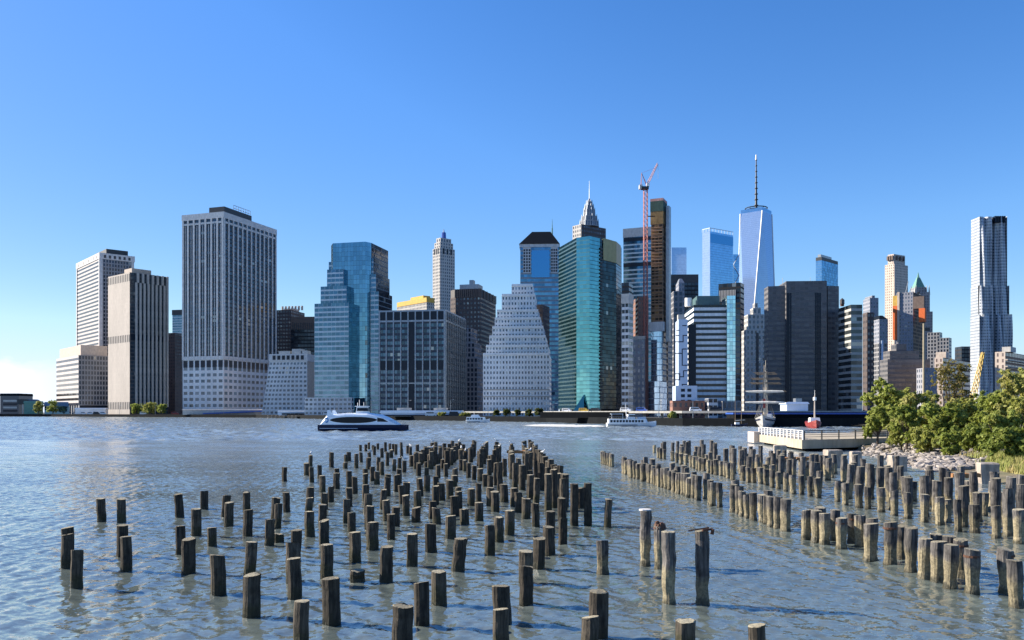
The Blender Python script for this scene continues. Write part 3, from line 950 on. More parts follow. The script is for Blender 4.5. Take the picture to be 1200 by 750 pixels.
b = Building('painted_building', 'white building with maze-like black lines painted on its front', 'building', 791.5, 806, None, 374, 385, 5, depth=14)
b.body([M['bluegrey'], ROOF], 0, 3, 3.2)
segs = [((792, 400.5), (800.5, 400.5)), ((800.5, 400.5), (800.5, 393)), ((800.5, 393), (804.5, 393)), ((792, 414), (799.5, 414)), ((799.5, 428), (799.5, 409)), ((799.5, 409), (804.5, 409)), ((799.5, 428), (805, 428)), ((792, 438), (796.5, 438)), ((796.5, 438), (796.5, 445)), ((796.5, 445), (792, 445)), ((796.5, 441.5), (801, 441.5)), ((801, 441.5), (801, 434.5)), ((801, 434.5), (805, 434.5)), ((799.5, 456), (799.5, 450.5)), ((799.5, 450.5), (805, 450.5)), ((793, 387), (796, 387)), ((792.5, 393), (795.5, 393)), ((800, 381.5), (804, 381.5))]
for p, q in segs:
    xa, xb = sorted((b.xA(p[0]), b.xA(q[0])))
    za, zb = sorted((b.z(p[1]), b.z(q[1])))
    b.box('painted_line', M['navy'], xa - .2, xb + .2, -.06 - rng.random() * .02, 0.0, za - .2, zb + .2)
MB().box(-4, -1, 3, 7, b.H, b.H + 2.5).build('stair_head', M['stone'], b.root)
b = Building('office_building', 'low pale building with big square windows below the maze-painted building', 'building', 788, 817, None, 452, 372, 4, depth=12)
b.body([M['bluegrey'], ROOF], 0, 3, 3.2)
for i in range(2):
    for j in range(3):
        x, z = b.xA(798 + i * 7.5), b.z(472 - j * 6.5)
        b.box('window', M['darkglass'], x, x + 1.7, -.05, 0, z, z + 1.3)
b = Building('brick_building', 'long low dark brick building behind the elevated highway, below the maze-painted building', 'building', 785, 826, None, 469.5, 362, 3, depth=9)
b.body([W['brick_small'], ROOF], 0, 2.2, 3.2)
b = Building('office_building', 'small pale low building with a window grid right of the dark brick building', 'building', 826, 841, None, 467, 358, 3, depth=9)
b.body([W['white_punch'], ROOF], 0, 1.6, 2.4)
b = Building('office_building', 'low blue-grey building tucked beside the pale low window-grid building', 'building', 841.5, 868, None, 470, 366, 2, depth=9)
b.body([W['mull_grey'], ROOF], 0, 2.2, 3)

b = Building('office_block', 'broad office block striped in white and black bands with a cyan glass edge', 'building', 801.5, 851, None, 357, 390, 3, depth=30)
b.body([W['bw_stripe'], ROOF], 0, 4, (b.H) / 20.5)
b.box('dark_recess', M['darkglass'], b.xA(806.5), b.xA(815.5), -.25, 0, 0, b.z(380))
b.body([W['cyan_glass'], ROOF], 0, 1.1, 1.9, z1=b.z(347), poly=[(0.02, -1.5), (b.xA(861), -1.5), (b.xA(861), 10), (0.02, 10)], name='glass_edge')
b.body([W['dark_bands'], ROOF], 0, 3, b.H / 20.5, z1=b.z(362), poly=[(b.xA(861) + .02, 1), (b.xA(869.5), 4), (b.xA(869.5), 28), (b.xA(861) + .02, 28)], name='side_wing')
b.body([plain('green_louvres', (0.07, 0.14, 0.15), .5), ROOF], 0, 3, 3, z0=b.H, z1=b.z(345.5), poly=[(b.xA(818), 3), (b.xA(845), 3), (b.xA(845), 16), (b.xA(818), 16)], name='plant_room')
MB().tube((b.xA(809), 6, b.H), (b.xA(809), 6, b.z(347)), 1.6, 1.6, 14).build('water_tank', M['white'], b.root)
b = Building('office_tower', 'dark tower with pale vertical fins near its top behind the striped block', 'tower', 842, 868, 872, 331, 620, 5)
b.body([W['black_box'], ROOF], 0, 3, 3.8, z1=b.H)
b.piers('fin', 'A', 10, .6, .5, b.z(352), b.z(339), M['stone'], 1, b.a - 4)
b = Building('glass_tower', 'blue glass tower with a slightly sunken flat crown left of the spired tower', 'tower', 823, 832, 859, 271, 1700, 55)
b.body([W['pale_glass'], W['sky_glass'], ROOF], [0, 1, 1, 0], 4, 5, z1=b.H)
b.bands('crown_band', 'B', [b.H - 22], 18, .5, W['blue_pure'])
for f, n in (('A', 5), ('B', 8)):
    b.piers('crown_post', f, n, .8, .5, b.H, b.H + 7, M['bluegrey'])
    b.bands('crown_rail', f, [b.H + 6], 1.2, .6, M['bluegrey'])
b = Building('glass_tower', 'small blue glass tower with white diagonal bracing beside the spired tower', 'tower', 855, 866, None, 298, 1760, 0, depth=30)
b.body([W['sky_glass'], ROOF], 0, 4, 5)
bm_ = MB()
for i in range(5):
    x0_, x1_ = (-b.a, 0) if i % 2 else (0, -b.a)
    z0_ = b.H - i * 22
    bm_.tube((x0_, -.8, z0_), (x1_, -.8, z0_ - 22), .9, n=4)
bm_.build('bracing', M['bluegrey'], b.root)

# the spired tower: square base, square top turned by 45 degrees, eight triangles
Yw = 1950
wx = xat(886.3, Yw + .5 * 38 / F * Yw)
zt, zb = zat(246.5, Yw) - ZG, 20.0
half = .5 * (905.5 - 867.5) / F * Yw * 1.02
st = thing('glass_skyscraper', 'tallest tower, pale blue tapering glass with a needle spire', 'skyscraper', (wx, Yw + half, ZG), R(5))
rb = half * 1.0
Bq = [(-rb, -rb), (rb, -rb), (rb, rb), (-rb, rb)]
Tq = [(0, -rb), (rb, 0), (0, rb), (-rb, 0)]
sk = MB()
for i in range(4):
    a_, c_ = Bq[i], Bq[(i + 1) % 4]
    t_ = Tq[i]
    p_ = Tq[(i - 1) % 4]
    sk.poly([(a_[0], a_[1], zb), (c_[0], c_[1], zb), (t_[0], t_[1], zt)], 0, [(0, 0), (20, 0), (10, 100)])
    sk.poly([(p_[0], p_[1], zt), (a_[0], a_[1], zb), (t_[0], t_[1], zt)], 0, [(0, 100), (10, 0), (20, 100)])
sk.poly([(t[0], t[1], zt) for t in Tq], 0)
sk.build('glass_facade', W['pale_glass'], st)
for i in range(4):
    e = MB().tube((Bq[i][0], Bq[i][1], zb), (Tq[i][0], Tq[i][1], zt), 1.5, 1.5, 5)
    e.build('edge_trim', M['white'], st)
MB().prism(Bq, 0, zb, 0, 4, 5, 0).build('base', W['pale_glass'], st)
MB().prism([(x * .97, y * .97) for x, y in Tq], zt, zt + 8, 0, 4, 4, 0).build('parapet', W['sky_glass'], st)
rgm = MB()
for zz, rr in ((zt + 9, half * .62), (zt + 13, half * .66)):
    pts = [(rr * math.cos(2 * math.pi * i / 20), rr * math.sin(2 * math.pi * i / 20)) for i in range(20)]
    for i in range(20):
        rgm.tube(pts[i] + (zz,), pts[(i + 1) % 20] + (zz,), 1.3, n=5)
    for i in range(0, 20, 2):
        rgm.tube((pts[i][0], pts[i][1], zt + 6), pts[i] + (zz,), .7, n=4)
rgm.build('antenna_ring', M['darksteel'], st)
z176 = zat(175.5, Yw) - ZG
sp = MB()
n_ = 9
for i in range(n_):
    za = zt + 8 + (z176 - 12 - zt - 8) * i / n_
    zc = zt + 8 + (z176 - 12 - zt - 8) * (i + 1) / n_
    r_ = 3.0 - 1.9 * i / n_
    sp.tube((0, 0, za), (0, 0, zc), r_, r_ * .9, 8)
    sp.tube((0, 0, zc - 1.2), (0, 0, zc), r_ * 1.7, r_ * 1.7, 8)
sp = sp.build('spire', M['darksteel'], st)
MB().tube((0, 0, z176 - 12), (0, 0, z176), 2.2, 1.4, 8).build('beacon', M['white'], sp)

b = Building('stone_building', 'pale stepped stone building between the striped block and the dark slab', 'building', 871, 896, None, 372, 560, 2, depth=20)
for i, (pl, pr, py) in enumerate(((869, 897, 386), (872, 896, 368), (879, 893, 360), (882, 890, 354))):
    b.body([W['pale_small'], ROOF], 0, 2.6, 3.6, z0=0 if i == 0 else b.z((386, 368, 360)[i - 1]), z1=b.z(py), poly=[(b.xl(pl, 13 - i), i * 1.5), (b.xA(pr), i * 1.5), (b.xA(pr), 13 - i), (b.xl(pl, 13 - i), 13 - i)], name='setback_tier')
b.box('side_strip', M['darkstone'], b.xA(886), b.xA(889), -.2, 0, 0, b.z(390))

# the wide dark slab
b = Building('office_slab', 'wide dark grey windowless-looking slab right of the spired tower', 'tower', 914, 969, None, 329, 430, 4, depth=13)
b.body([W['slab_dark'], M['rooftar']], 0, 2.2, 2.6, poly=[(-b.a, 0), (0, 0), (1.5, 6), (1.5, 16), (-b.a, 16)])
b.body([W['slab_dark'], M['rooftar']], 0, 2.2, 2.6, z1=b.z(333.5), poly=[(b.xl(895.5, 13), 4), (-b.a - .02, 2.2), (-b.a - .02, 13), (b.xl(895.5, 13), 13)], name='side_wing')
b.body([W['slab_dark'], M['rooftar']], 0, 2.2, 2.6, z1=b.z(333.5), poly=[(1.52, 4), (b.xA(987.5), 6), (b.xA(987.5), 16), (1.52, 16)], name='side_wing')
for px in (921.5, 956):
    b.piers('window_column', 'A', 2, .8, .12, 4, b.H - 6, M['darkglass'], b.a + b.xA(px), b.a + b.xA(px + 5))
for x_ in (-20, -6):
    MB().tube((x_, 8, b.H), (x_, 8, b.H + 3), .1, n=4).build('roof_rod', M['steel'], b.root)

b = Building('glass_tower', 'small blue glass tower with a dark top rising behind the dark slab', 'tower', 956, 963, 982, 305, 1500, 45)
b.body([W['sky_glass'], W['blue_pure'], ROOF], [0, 1, 1, 0], 3.5, 4.5)
MB().prism([(-b.a, 0), (0, 0), (0, b.b), (-b.a, b.b)], b.H, b.z(301), 0, 3, 3, 0).build('crown', M['darksteel'], b.root)
MB().box(-b.a * .8, -3, 3, b.b * .7, b.z(301), b.z(297.5)).build('rooftop_plant', M['steel'], b.root)

b = Building('office_building', 'banded grey-white building with a domed water tank right of the dark slab', 'building', 986.5, 1010.5, None, 357, 415, 0, depth=16)
b.body([W['stripe_grey'], ROOF], 0, 3, 3.1, poly=[(-b.a, 0), (b.xA(1010.5), 0), (b.xA(1010.5), 16), (-b.a, 16)])
tk = MB().tube((b.xA(992.5), 6, b.H + 1), (b.xA(992.5), 6, b.H + 3), 1.1, 1.1, 10)
tk = tk.build('water_tank', M['darkstone'], b.root)
MB().tube((b.xA(992.5), 6, b.H + 3), (b.xA(992.5), 6, b.H + 4), 1.15, .1, 10).build('roof', M['darkstone'], tk)
MB().box(b.xA(992.5) - .7, b.xA(992.5) + .7, 5.3, 6.7, b.H, b.H + 1).build('stand', M['rust'], tk)
b = Building('office_tower', 'narrow dark red-brown tower right of the banded building with the water tank', 'tower', 1010.8, 1024, None, 366, 470, 0, depth=14)
b.body([W['brown_small'], ROOF], 0, 2.4, 3.3)
b = Building('office_tower', 'grey tower with a rounded notched top between the dark slab and the cream tower', 'tower', 1011.5, 1029.5, None, 349, 900, 0, depth=24)
b.body([W['grey_tower'], ROOF], 0, 2.8, 3.8)
b.body([W['grey_tower'], ROOF], 0, 2.8, 3.8, z0=b.H, z1=b.z(346), poly=[(-b.a + 3, 2), (-3, 2), (-3, 20), (-b.a + 3, 20)], name='crown')
b = Building('stone_tower', 'grey gabled tower just left of the cream tower', 'tower', 1023.5, 1040.5, None, 374, 760, 0, depth=20)
b.body([W['grey_tower'], ROOF], 0, 2.8, 3.6)
MB().prism([(-b.a, 0), (0, 0), (0, 20), (-b.a, 20)], b.H, b.z(369), 0, 3, 3, 0, [(-b.a * .65, 5), (-b.a * .35, 5), (-b.a * .35, 15), (-b.a * .65, 15)]).build('gable_roof', M['rooftar'], b.root)

b = Building('apartment_tower', 'tall cream stone tower with a notched crown near the green-roofed tower', 'tower', 1037, 1048, 1064, 309, 1300, 58)
b.body([W['cream'], ROOF], 0, 3.4, 4.0)
i0 = 3
b.body([W['cream'], ROOF], 0, 3.4, 4.0, z0=b.H, z1=b.z(297), poly=[(-b.a + i0, i0), (-i0, i0), (-i0, b.b - i0), (-b.a + i0, b.b - i0)], name='crown')
for f in ('A', 'B'):
    b.piers('crown_opening', f, 4, 2.2, -2.6, b.z(304), b.z(299), M['brown'], ends=False)
b.box('centre_bay', M['beige'], -1.2, .6, -.6, 1.2, 0, b.H - 20)

b = Building('unfinished_tower', 'grey unfinished tower with bright orange netting on its left edge', 'tower', 1050, 1070, 1084, 342, 900, 12)
b.body([W['grey_tower'], W['construct'], ROOF], [0, 1, 1, 0], 3, 3.8)
b.box('safety_netting', M['orange'], b.xA(1046.5), b.xA(1052), -1.2, 6, b.z(397), b.z(357))
b.box('yellow_panel', M['yellowwall'], b.xA(1046.5), b.xA(1052), -1.0, 5.6, b.z(357), b.z(345))
b.box('safety_netting', M['orange'], b.xA(1077), b.xA(1084), -1.0, 5, b.z(378), b.z(362))
b.box('formwork_panels', M['brown'], b.xA(1070.5), b.xA(1083), -.8, 5, b.z(362), b.z(348))
b.box('corner_strip', M['beige'], b.xA(1051.8), b.xA(1054.4), -1.3, 2, b.z(400), b.z(341))
for i, (x_, z_) in enumerate(((1062, 328), (1066, 334))):
    MB().tube((b.xA(x_ - 3), 8, b.H), (b.xA(x_), 8, b.z(z_)), .5, .3, 4).build('hoist_mast', M['steel'], b.root)

b = Building('gothic_tower', 'pale gothic tower with a pointed green copper roof', 'tower', 1068, 1093, None, 365, 1200, 0, depth=30)
b.body([W['terracotta'], ROOF], 0, 2.6, 4)
b.body([W['terracotta'], ROOF], 0, 2.4, 4, z0=b.H, z1=b.z(342), poly=[(b.xl(1073, 16), 2), (b.xA(1090.5), 2), (b.xA(1090.5), 16), (b.xl(1073, 16), 16)], name='tower_shaft')
b.body([W['terracotta'], ROOF], 0, 2.2, 4, z0=b.z(342), z1=b.z(336), poly=[(b.xA(1074.5), 4), (b.xA(1087), 4), (b.xA(1087), 19), (b.xA(1074.5), 19)], name='tower_shaft')
xa, xb = b.xA(1075), b.xA(1086)
xm = (xa + xb) / 2
MB().prism([(xa, 5), (xb, 5), (xb, 18), (xa, 18)], b.z(336), b.z(324), 0, 3, 3, 0, [(xm - 2, 10), (xm + 2, 10), (xm + 2, 13), (xm - 2, 13)]).build('copper_roof', M['copper'], b.root)
MB().tube((xm, 11.5, b.z(324)), (xm, 11.5, b.z(317.5)), 1.8, .2, 6).build('finial', M['copper'], b.root)
for px in (1073.4, 1090.2, 1087, 1075):
    MB().tube((b.xA(px), 3, b.z(345)), (b.xA(px), 3, b.z(334)), 1.4, .3, 5).build('pinnacle', M['stone'], b.root)

# low dark cluster below the cream tower
b = Building('office_building', 'broad dark building with stepped shoulders below the unfinished netted tower', 'building', 1031, 1084, None, 415, 560, 0, depth=22)
for i, (pl, pr, py) in enumerate(((1031, 1090, 421), (1035, 1078, 411), (1044, 1064, 403))):
    b.body([W['slab_dark'], M['rooftar']], 0, 2.4, 3.2, z0=0 if i == 0 else b.z((421, 411)[i - 1]), z1=b.z(py), poly=[(b.xl(pl, 12 - i), i), (b.xA(pr), i), (b.xA(pr), 12 - i), (b.xl(pl, 12 - i), 12 - i)], name='setback_tier')
b = Building('office_building', 'dark blue building with two narrow pale strips below the grey gabled tower', 'building', 1022, 1040, None, 402, 640, 0, depth=20)
b.body([W['mull_grey'], ROOF], 0, 2.6, 3.4)
b.box('pale_strip', M['bluegrey'], b.xA(1032.6), b.xA(1034.6), -.5, 0, b.z(425), b.z(399))
b = Building('office_building', 'dark grey block with small windows behind the wooden pole', 'building', 1074, 1098, None, 431, 500, 0, depth=14)
b.body([W['grey_tower'], ROOF], 0, 2.4, 3.2)
b = Building('apartment_block', 'dark blue-grey apartment tower just right of the gothic tower', 'building', 1092, 1104, 1112, 390, 800, -4, depth=18)
for pl, pr, py in ((1090, 1101, 389), (1101.2, 1112, 396)):
    b.body([W['mull_grey'], ROOF], 0, 2.6, 3.4, z1=b.z(py), poly=[(b.xl(pl, 10), 0), (b.xA(pr), 0), (b.xA(pr), 10), (b.xl(pl, 10), 10)])
b = Building('apartment_block', 'dark boxy block behind the small brown apartment building', 'building', 1119, 1137, None, 406, 760, 0, depth=16)
b.body([W['black_box'], ROOF], 0, 2.8, 3.4)
b = Building('apartment_block', 'small brown apartment building with sunlit balconies between bushes and rippled steel tower', 'building', 1095, 1105, 1137, 419, 520, 30)
b.body([W['cream'], W['balcony'], ROOF], [0, 1, 1, 0], 3.0, 3.2)
MB().box(-b.a, b.a * .2, 3, 9, b.H, b.H + 3.6).build('rooftop_plant', M['beige'], b.root)
b = Building('apartment_block', 'larger brown balcony apartment block at the right edge, partly behind trees', 'building', 1166, 1178, 1212, 412, 400, 30)
b.body([W['cream'], W['balcony'], ROOF], [0, 1, 1, 0], 2.6, 2.9)
b.bands('balcony_row', 'B', frange(2, b.H - 1, 9), .45, 1.0, M['beige'])
MB().box(-b.a * .5, 1.5, 3, 12, b.H, b.H + 2.4).build('rooftop_plant', M['stone'], b.root)

# rippled steel tower
Yr = 1100
b = Building('apartment_tower', 'tall rippling stainless steel tower standing alone at the right', 'skyscraper', 1138, 1158, None, 254, Yr, 0, depth=30)


def ripple(pl, pr, z0, z1, y0, name, seed):
    x0, x1 = b.xl(pl, y0 + 20), b.xA(pr)
    n, k = 44, 60
    m_ = MB()
    rows = []
    for j in range(k + 1):
        z = z0 + (z1 - z0) * j / k
        row = []
        for i in range(n + 1):
            t = i / n
            x = x0 + (x1 - x0) * t
            w_ = math.sin(t * 17 + 2.2 * math.sin(z * .021 + seed) + seed) * 2.2 + math.sin(t * 37 + 1.5 * math.sin(z * .03 + seed) + seed * 2) * 1.1
            fold = -7.5 * math.exp(-((t - .52) / .05) ** 2)
            row.append((x, y0 - w_ - fold, z))
        rows.append(row)
    nf_ = (z1 - z0) / 3.9
    for j in range(k):
        for i in range(n):
            m_.poly([rows[j][i], rows[j][i + 1], rows[j + 1][i + 1], rows[j + 1][i]], 0, [(i * .5, j * nf_ / k), ((i + 1) * .5, j * nf_ / k), ((i + 1) * .5, (j + 1) * nf_ / k), (i * .5, (j + 1) * nf_ / k)])
    ye = y0 + 20
    x0 = b.xl(pl, ye)
    for A_, B_ in (((x1, rows[0][-1][1]), (x1, ye)), ((x1, ye), (x0, ye)), ((x0, ye), (x0, rows[0][0][1]))):
        m_.poly([A_ + (z0,), B_ + (z0,), B_ + (z1,), A_ + (z1,)], 0, [(0, 0), (9, 0), (9, nf_), (0, nf_)])
    m_.poly([p for p in rows[-1]] + [(x1, ye, z1), (x0, ye, z1)], 1)
    return m_.build(name, [W['steel_ripple'], ROOF], b.root, smooth=False)


ripple(1138, 1179, 0, b.H, 0, 'rippled_shaft', 1.0)
ripple(1137.5, 1181, 0, b.z(335), -2.5, 'rippled_setback', 2.3)
ripple(1137, 1182.6, 0, b.z(369), -5, 'rippled_setback', 3.9)
for i in range(5):
    x_ = b.xA(1165.5 + i * 2.6)
    MB().box(x_ - .9, x_ + .9, -3.2, 4, b.H - 8, b.H + .4).build('crown_slot', M['darkglass'], b.root)

# ------------------------------------------------------------------ river, city ground, quay wall
def water_mat():
    m, nt, out = newmat('river_water')
    g = G(nt)
    oc = g.coord()
    n1 = g.noise(g.mapping(oc, (0.9, 1.5, 1), rot=(0, 0, 0.35)), 1.15, 4, 0.58, 0.3)
    n2 = g.noise(g.mapping(oc, (1, 1.4, 1), rot=(0, 0, -0.5)), 5.5, 3, 0.55)
    n3 = g.noise(g.mapping(oc, (0.5, 1.0, 1)), 0.16, 3, 0.5)
    gust = g.ramp(g.noise(g.mapping(oc, (0.35, 1.0, 1), rot=(0, 0, 0.2)), 0.02, 4, 0.6), 0.35, 0.68)
    h0_ = g.math('ADD', g.math('MULTIPLY', n1, 0.26), g.math('ADD', g.math('MULTIPLY', n2, 0.035), g.math('MULTIPLY', n3, 0.8)))
    st = g.math('ADD', g.math('MULTIPLY', gust, 0.45), 0.45)
    # wavelet slopes: the normal is tipped by vector noise so that far ripples keep their steepness
    def slope(vec, sc, det):
        n = nt.nodes.new('ShaderNodeTexNoise')
        nt.links.new(vec, n.inputs['Vector'])
        n.inputs['Scale'].default_value = sc
        n.inputs['Detail'].default_value = det
        n.inputs['Roughness'].default_value = .6
        s_ = nt.nodes.new('ShaderNodeVectorMath')
        s_.operation = 'SUBTRACT'
        nt.links.new(n.outputs['Color'], s_.inputs[0])
        s_.inputs[1].default_value = (.5, .5, .5)
        return s_.outputs[0]

    def vm(op, a, b):
        n = nt.nodes.new('ShaderNodeVectorMath')
        n.operation = op
        for i, x in enumerate((a, b)):
            if isinstance(x, tuple):
                n.inputs[i].default_value = x
            else:
                nt.links.new(x, n.inputs[i])
        return n.outputs[0]
    geo = nt.nodes.new('ShaderNodeNewGeometry')
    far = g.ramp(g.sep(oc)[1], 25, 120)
    amp = g.math('MULTIPLY', g.math('ADD', .56, g.math('MULTIPLY', far, .35)), st)
    v1 = slope(g.mapping(oc, (0.8, 1.5, 1), rot=(0, 0, .3)), 3.2, 4)
    v2 = slope(g.mapping(oc, (1, 1.3, 1), rot=(0, 0, -.5)), 9.0, 3)
    v3 = slope(g.mapping(oc, (.5, 1, 1)), .22, 3)
    vs = vm('ADD', vm('ADD', v1, vm('MULTIPLY', v2, (.6, .6, 0))), vm('MULTIPLY', v3, (.6, .6, 0)))
    vs = vm('MULTIPLY', vm('MULTIPLY', vs, (1.5, 1.5, 0)), g.comb(amp, amp, amp))
    nrm = vm('NORMALIZE', vm('ADD', geo.outputs['Normal'], vs), (0, 0, 0))
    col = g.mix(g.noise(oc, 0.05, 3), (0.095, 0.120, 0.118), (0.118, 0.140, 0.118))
    col = g.mix(far, col, (0.225, 0.280, 0.315))      # body colour pales and blues with distance, imitating reflected sky light
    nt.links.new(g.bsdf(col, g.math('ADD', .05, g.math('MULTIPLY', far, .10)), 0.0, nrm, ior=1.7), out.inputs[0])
    return m


def wave_h(X, Y, l0, spread, k, n, seed):
    """Wind chop: many short-crested wavelets running up the river."""
    r = np.random.RandomState(seed)
    Z = np.zeros_like(X)
    for i in range(n):
        lam = l0 * (spread ** r.rand())
        ang = R(205) + r.randn() * 0.62
        kx, ky = 2 * math.pi / lam * math.cos(ang), 2 * math.pi / lam * math.sin(ang)
        amp = k * lam ** 0.85
        ph = kx * X + ky * Y + r.rand() * 6.283
        mod = 0.6 + 0.4 * np.sin(X * (.45 / lam * r.rand() + .05) + Y * (.4 / lam * r.rand() + .05) + r.rand() * 6)
        Z += amp * mod * (np.sin(ph) + 0.25 * np.cos(2 * ph))
    return Z


def build_water():
    ys = [7.0]
    while ys[-1] < 150:
        ys.append(ys[-1] + max(0.085, ys[-1] * 0.0042))
    ys = np.array(ys)
    ys[-1] = 150.0
    xs = np.arange(-34, 34.01, 0.115)
    side = np.concatenate([34 + 0.115 * np.cumsum(1.02 ** np.arange(1, 160))])
    side = side[side < 110]
    xs = np.concatenate([-side[::-1], xs, side])
    fy = [150.0]
    while fy[-1] < 1000:
        fy.append(fy[-1] + fy[-1] * 0.0040)
    fy = np.array(fy)
    fxs = np.arange(-620, 420.1, 1.0)
    parts, quads, base = [], [], 0
    for X1, Y1, args in ((xs, ys, (0.32, 3.6, 0.0054, 56, 4)), (fxs, fy, (2.2, 3.0, 0.0130, 44, 9))):
        Xg, Yg = np.meshgrid(X1, Y1)
        Z = wave_h(Xg, Yg, *args)
        Z *= np.clip((Y1[-1] - Yg) / 6, 0, 1) * np.clip((Yg - Y1[0]) / 3, 0, 1)
        Z *= np.clip((Xg - X1[0]) / 8, 0, 1) * np.clip((X1[-1] - Xg) / 8, 0, 1)
        parts.append(np.stack([Xg, Yg, Z], -1).reshape(-1, 3))
        idx = np.arange(Xg.size).reshape(Xg.shape) + base
        quads.append(np.stack([idx[:-1, :-1], idx[:-1, 1:], idx[1:, 1:], idx[1:, :-1]], -1).reshape(-1, 4))
        base += Xg.size
    B = 7000.0

    def sheet(x0, x1, y0, y1):
        nonlocal base
        parts.append(np.array([(x0, y0, 0), (x1, y0, 0), (x1, y1, 0), (x0, y1, 0)], float))
        quads.append(np.arange(4).reshape(1, 4) + base)
        base += 4
    sheet(-B, B, -B, 7.0)
    sheet(-B, xs[0], 7.0, 150.0)
    sheet(xs[-1], B, 7.0, 150.0)
    sheet(-B, fxs[0], 150.0, fy[-1])
    sheet(fxs[-1], B, 150.0, fy[-1])
    sheet(-B, B, fy[-1], B)
    V, Q = np.concatenate(parts), np.concatenate(quads)
    me = bpy.data.meshes.new('water')
    me.vertices.add(len(V))
    me.vertices.foreach_set('co', V.ravel())
    me.loops.add(Q.size)
    me.loops.foreach_set('vertex_index', Q.ravel())
    me.polygons.add(len(Q))
    me.polygons.foreach_set('loop_start', np.arange(0, Q.size, 4))
    me.polygons.foreach_set('loop_total', np.full(len(Q), 4))
    me.polygons.foreach_set('use_smooth', np.ones(len(Q), bool))
    me.update(calc_edges=True)
    me.materials.append(water_mat())
    o = bpy.data.objects.new('water', me)
    COL.objects.link(o)
    tag(o, kind='structure')


build_water()

# far waterline, from left to right (world metres)
shore_px = [(-400, 1150), (-60, 1000), (60, 950), (150, 868), (300, 760), (420, 560), (500, 500), (560, 466), (640, 415), (700, 358), (800, 305), (900, 288), (1100, 286), (1500, 286)]
shore = [(xat(p, Y), Y) for p, Y in shore_px]
gm_ = MB()
gp = [(x, y, ZG - .02) for x, y in shore] + [(6500, 300, ZG - .02), (6500, 6500, ZG - .02), (-6500, 6500, ZG - .02), (-6500, 1400, ZG - .02)]
gm_.poly(gp)
tag(gm_.build('city_ground', M['asphalt']), kind='structure')
qm = MB()
for (xa, ya), (xb, yb) in zip(shore[:-1], shore[1:]):
    dx, dy = xb - xa, yb - ya
    L = math.hypot(dx, dy)
    nx_, ny_ = -dy / L, dx / L
    if ny_ < 0:
        nx_, ny_ = -nx_, -ny_
    qm.prism([(xa, ya), (xb, yb), (xb + nx_ * 1.2, yb + ny_ * 1.2), (xa + nx_ * 1.2, ya + ny_ * 1.2)], -1.5, ZG + .35, 0, 3, 3, 0)
tag(qm.build('quay_wall', M['quay']), 'dark stone quay wall along the far waterfront', 'wall')


def shore_y(px, inland=0.0):
    for (p0, Y0), (p1, Y1) in zip(shore_px[:-1], shore_px[1:]):
        if p0 <= px <= p1:
            return Y0 + (Y1 - Y0) * (px - p0) / (p1 - p0) + inland
    return shore_px[-1][1] + inland


# ------------------------------------------------------------------ elevated waterfront highway
hw = thing('elevated_highway', 'long elevated highway on columns along the far waterfront', 'highway', (0, 0, 0))
pts = [(xat(p, shore_y(p, 34)), shore_y(p, 34)) for p in (545, 600, 640, 700, 800, 900, 1020)]
dm, pm = MB(), MB()
for (xa, ya), (xb, yb) in zip(pts[:-1], pts[1:]):
    dx, dy = xb - xa, yb - ya
    L = math.hypot(dx, dy)
    ux, uy = dx / L, dy / L
    nx_, ny_ = -uy, ux
    P_ = [(xa, ya), (xb, yb), (xb + nx_ * 14, yb + ny_ * 14), (xa + nx_ * 14, ya + ny_ * 14)]
    dm.prism(P_, 4.55, 5.1, 0, 3, 3, 0)
    Q_ = [(xa - nx_ * .3, ya - ny_ * .3), (xb - nx_ * .3, yb - ny_ * .3), (xb - nx_ * .02, yb - ny_ * .02), (xa - nx_ * .02, ya - ny_ * .02)]
    pm.prism(Q_, 4.6, 5.5, 0, 3, 3, 0)
    n = int(L / 12)
    for i in range(n):
        t = (i + .5) / n
        MB().box(-.5, .5, -.5, .5, 0, 4.53 - ZG).build('column', M['conc'], hw, (xa + dx * t + nx_ * 4, ya + dy * t + ny_ * 4, ZG))
dm.build('deck', M['conc'], hw)
pm.build('parapet', plain('pale_parapet', (0.36, 0.36, 0.34), .8), hw)
tag(MB().box(-14, 26, 0, 6, 0, 2.6).build('pier_shed', M['quay'], None, (xat(665, 375), 372, ZG - .01), -.55), 'long dark shed under the highway below the teal glass tower', 'shed')

# pale sheds and terraces along the far shore


def shed(px0, px1, ptop, inland, name, label, cat, mat, roofmat=None, roof_h=1.0, d=14):
    Y = shore_y((px0 + px1) / 2, inland)
    t = thing(name, label, cat, (xat((px0 + px1) / 2, Y), Y, ZG))
    w = (px1 - px0) / F * Y / 2
    h = zat(ptop, Y) - ZG
    MB().box(-w, w, 0, d, 0, h - roof_h).build('wall', mat, t)
    MB().prism([(-w - .5, -.5), (w + .5, -.5), (w + .5, d + .5), (-w - .5, d + .5)], h - roof_h, h, 0, 3, 3, 0, [(-w, .2), (w, .2), (w, d - .2), (-w, d - .2)]).build('roof', roofmat or mat, t)
    return t, w, h


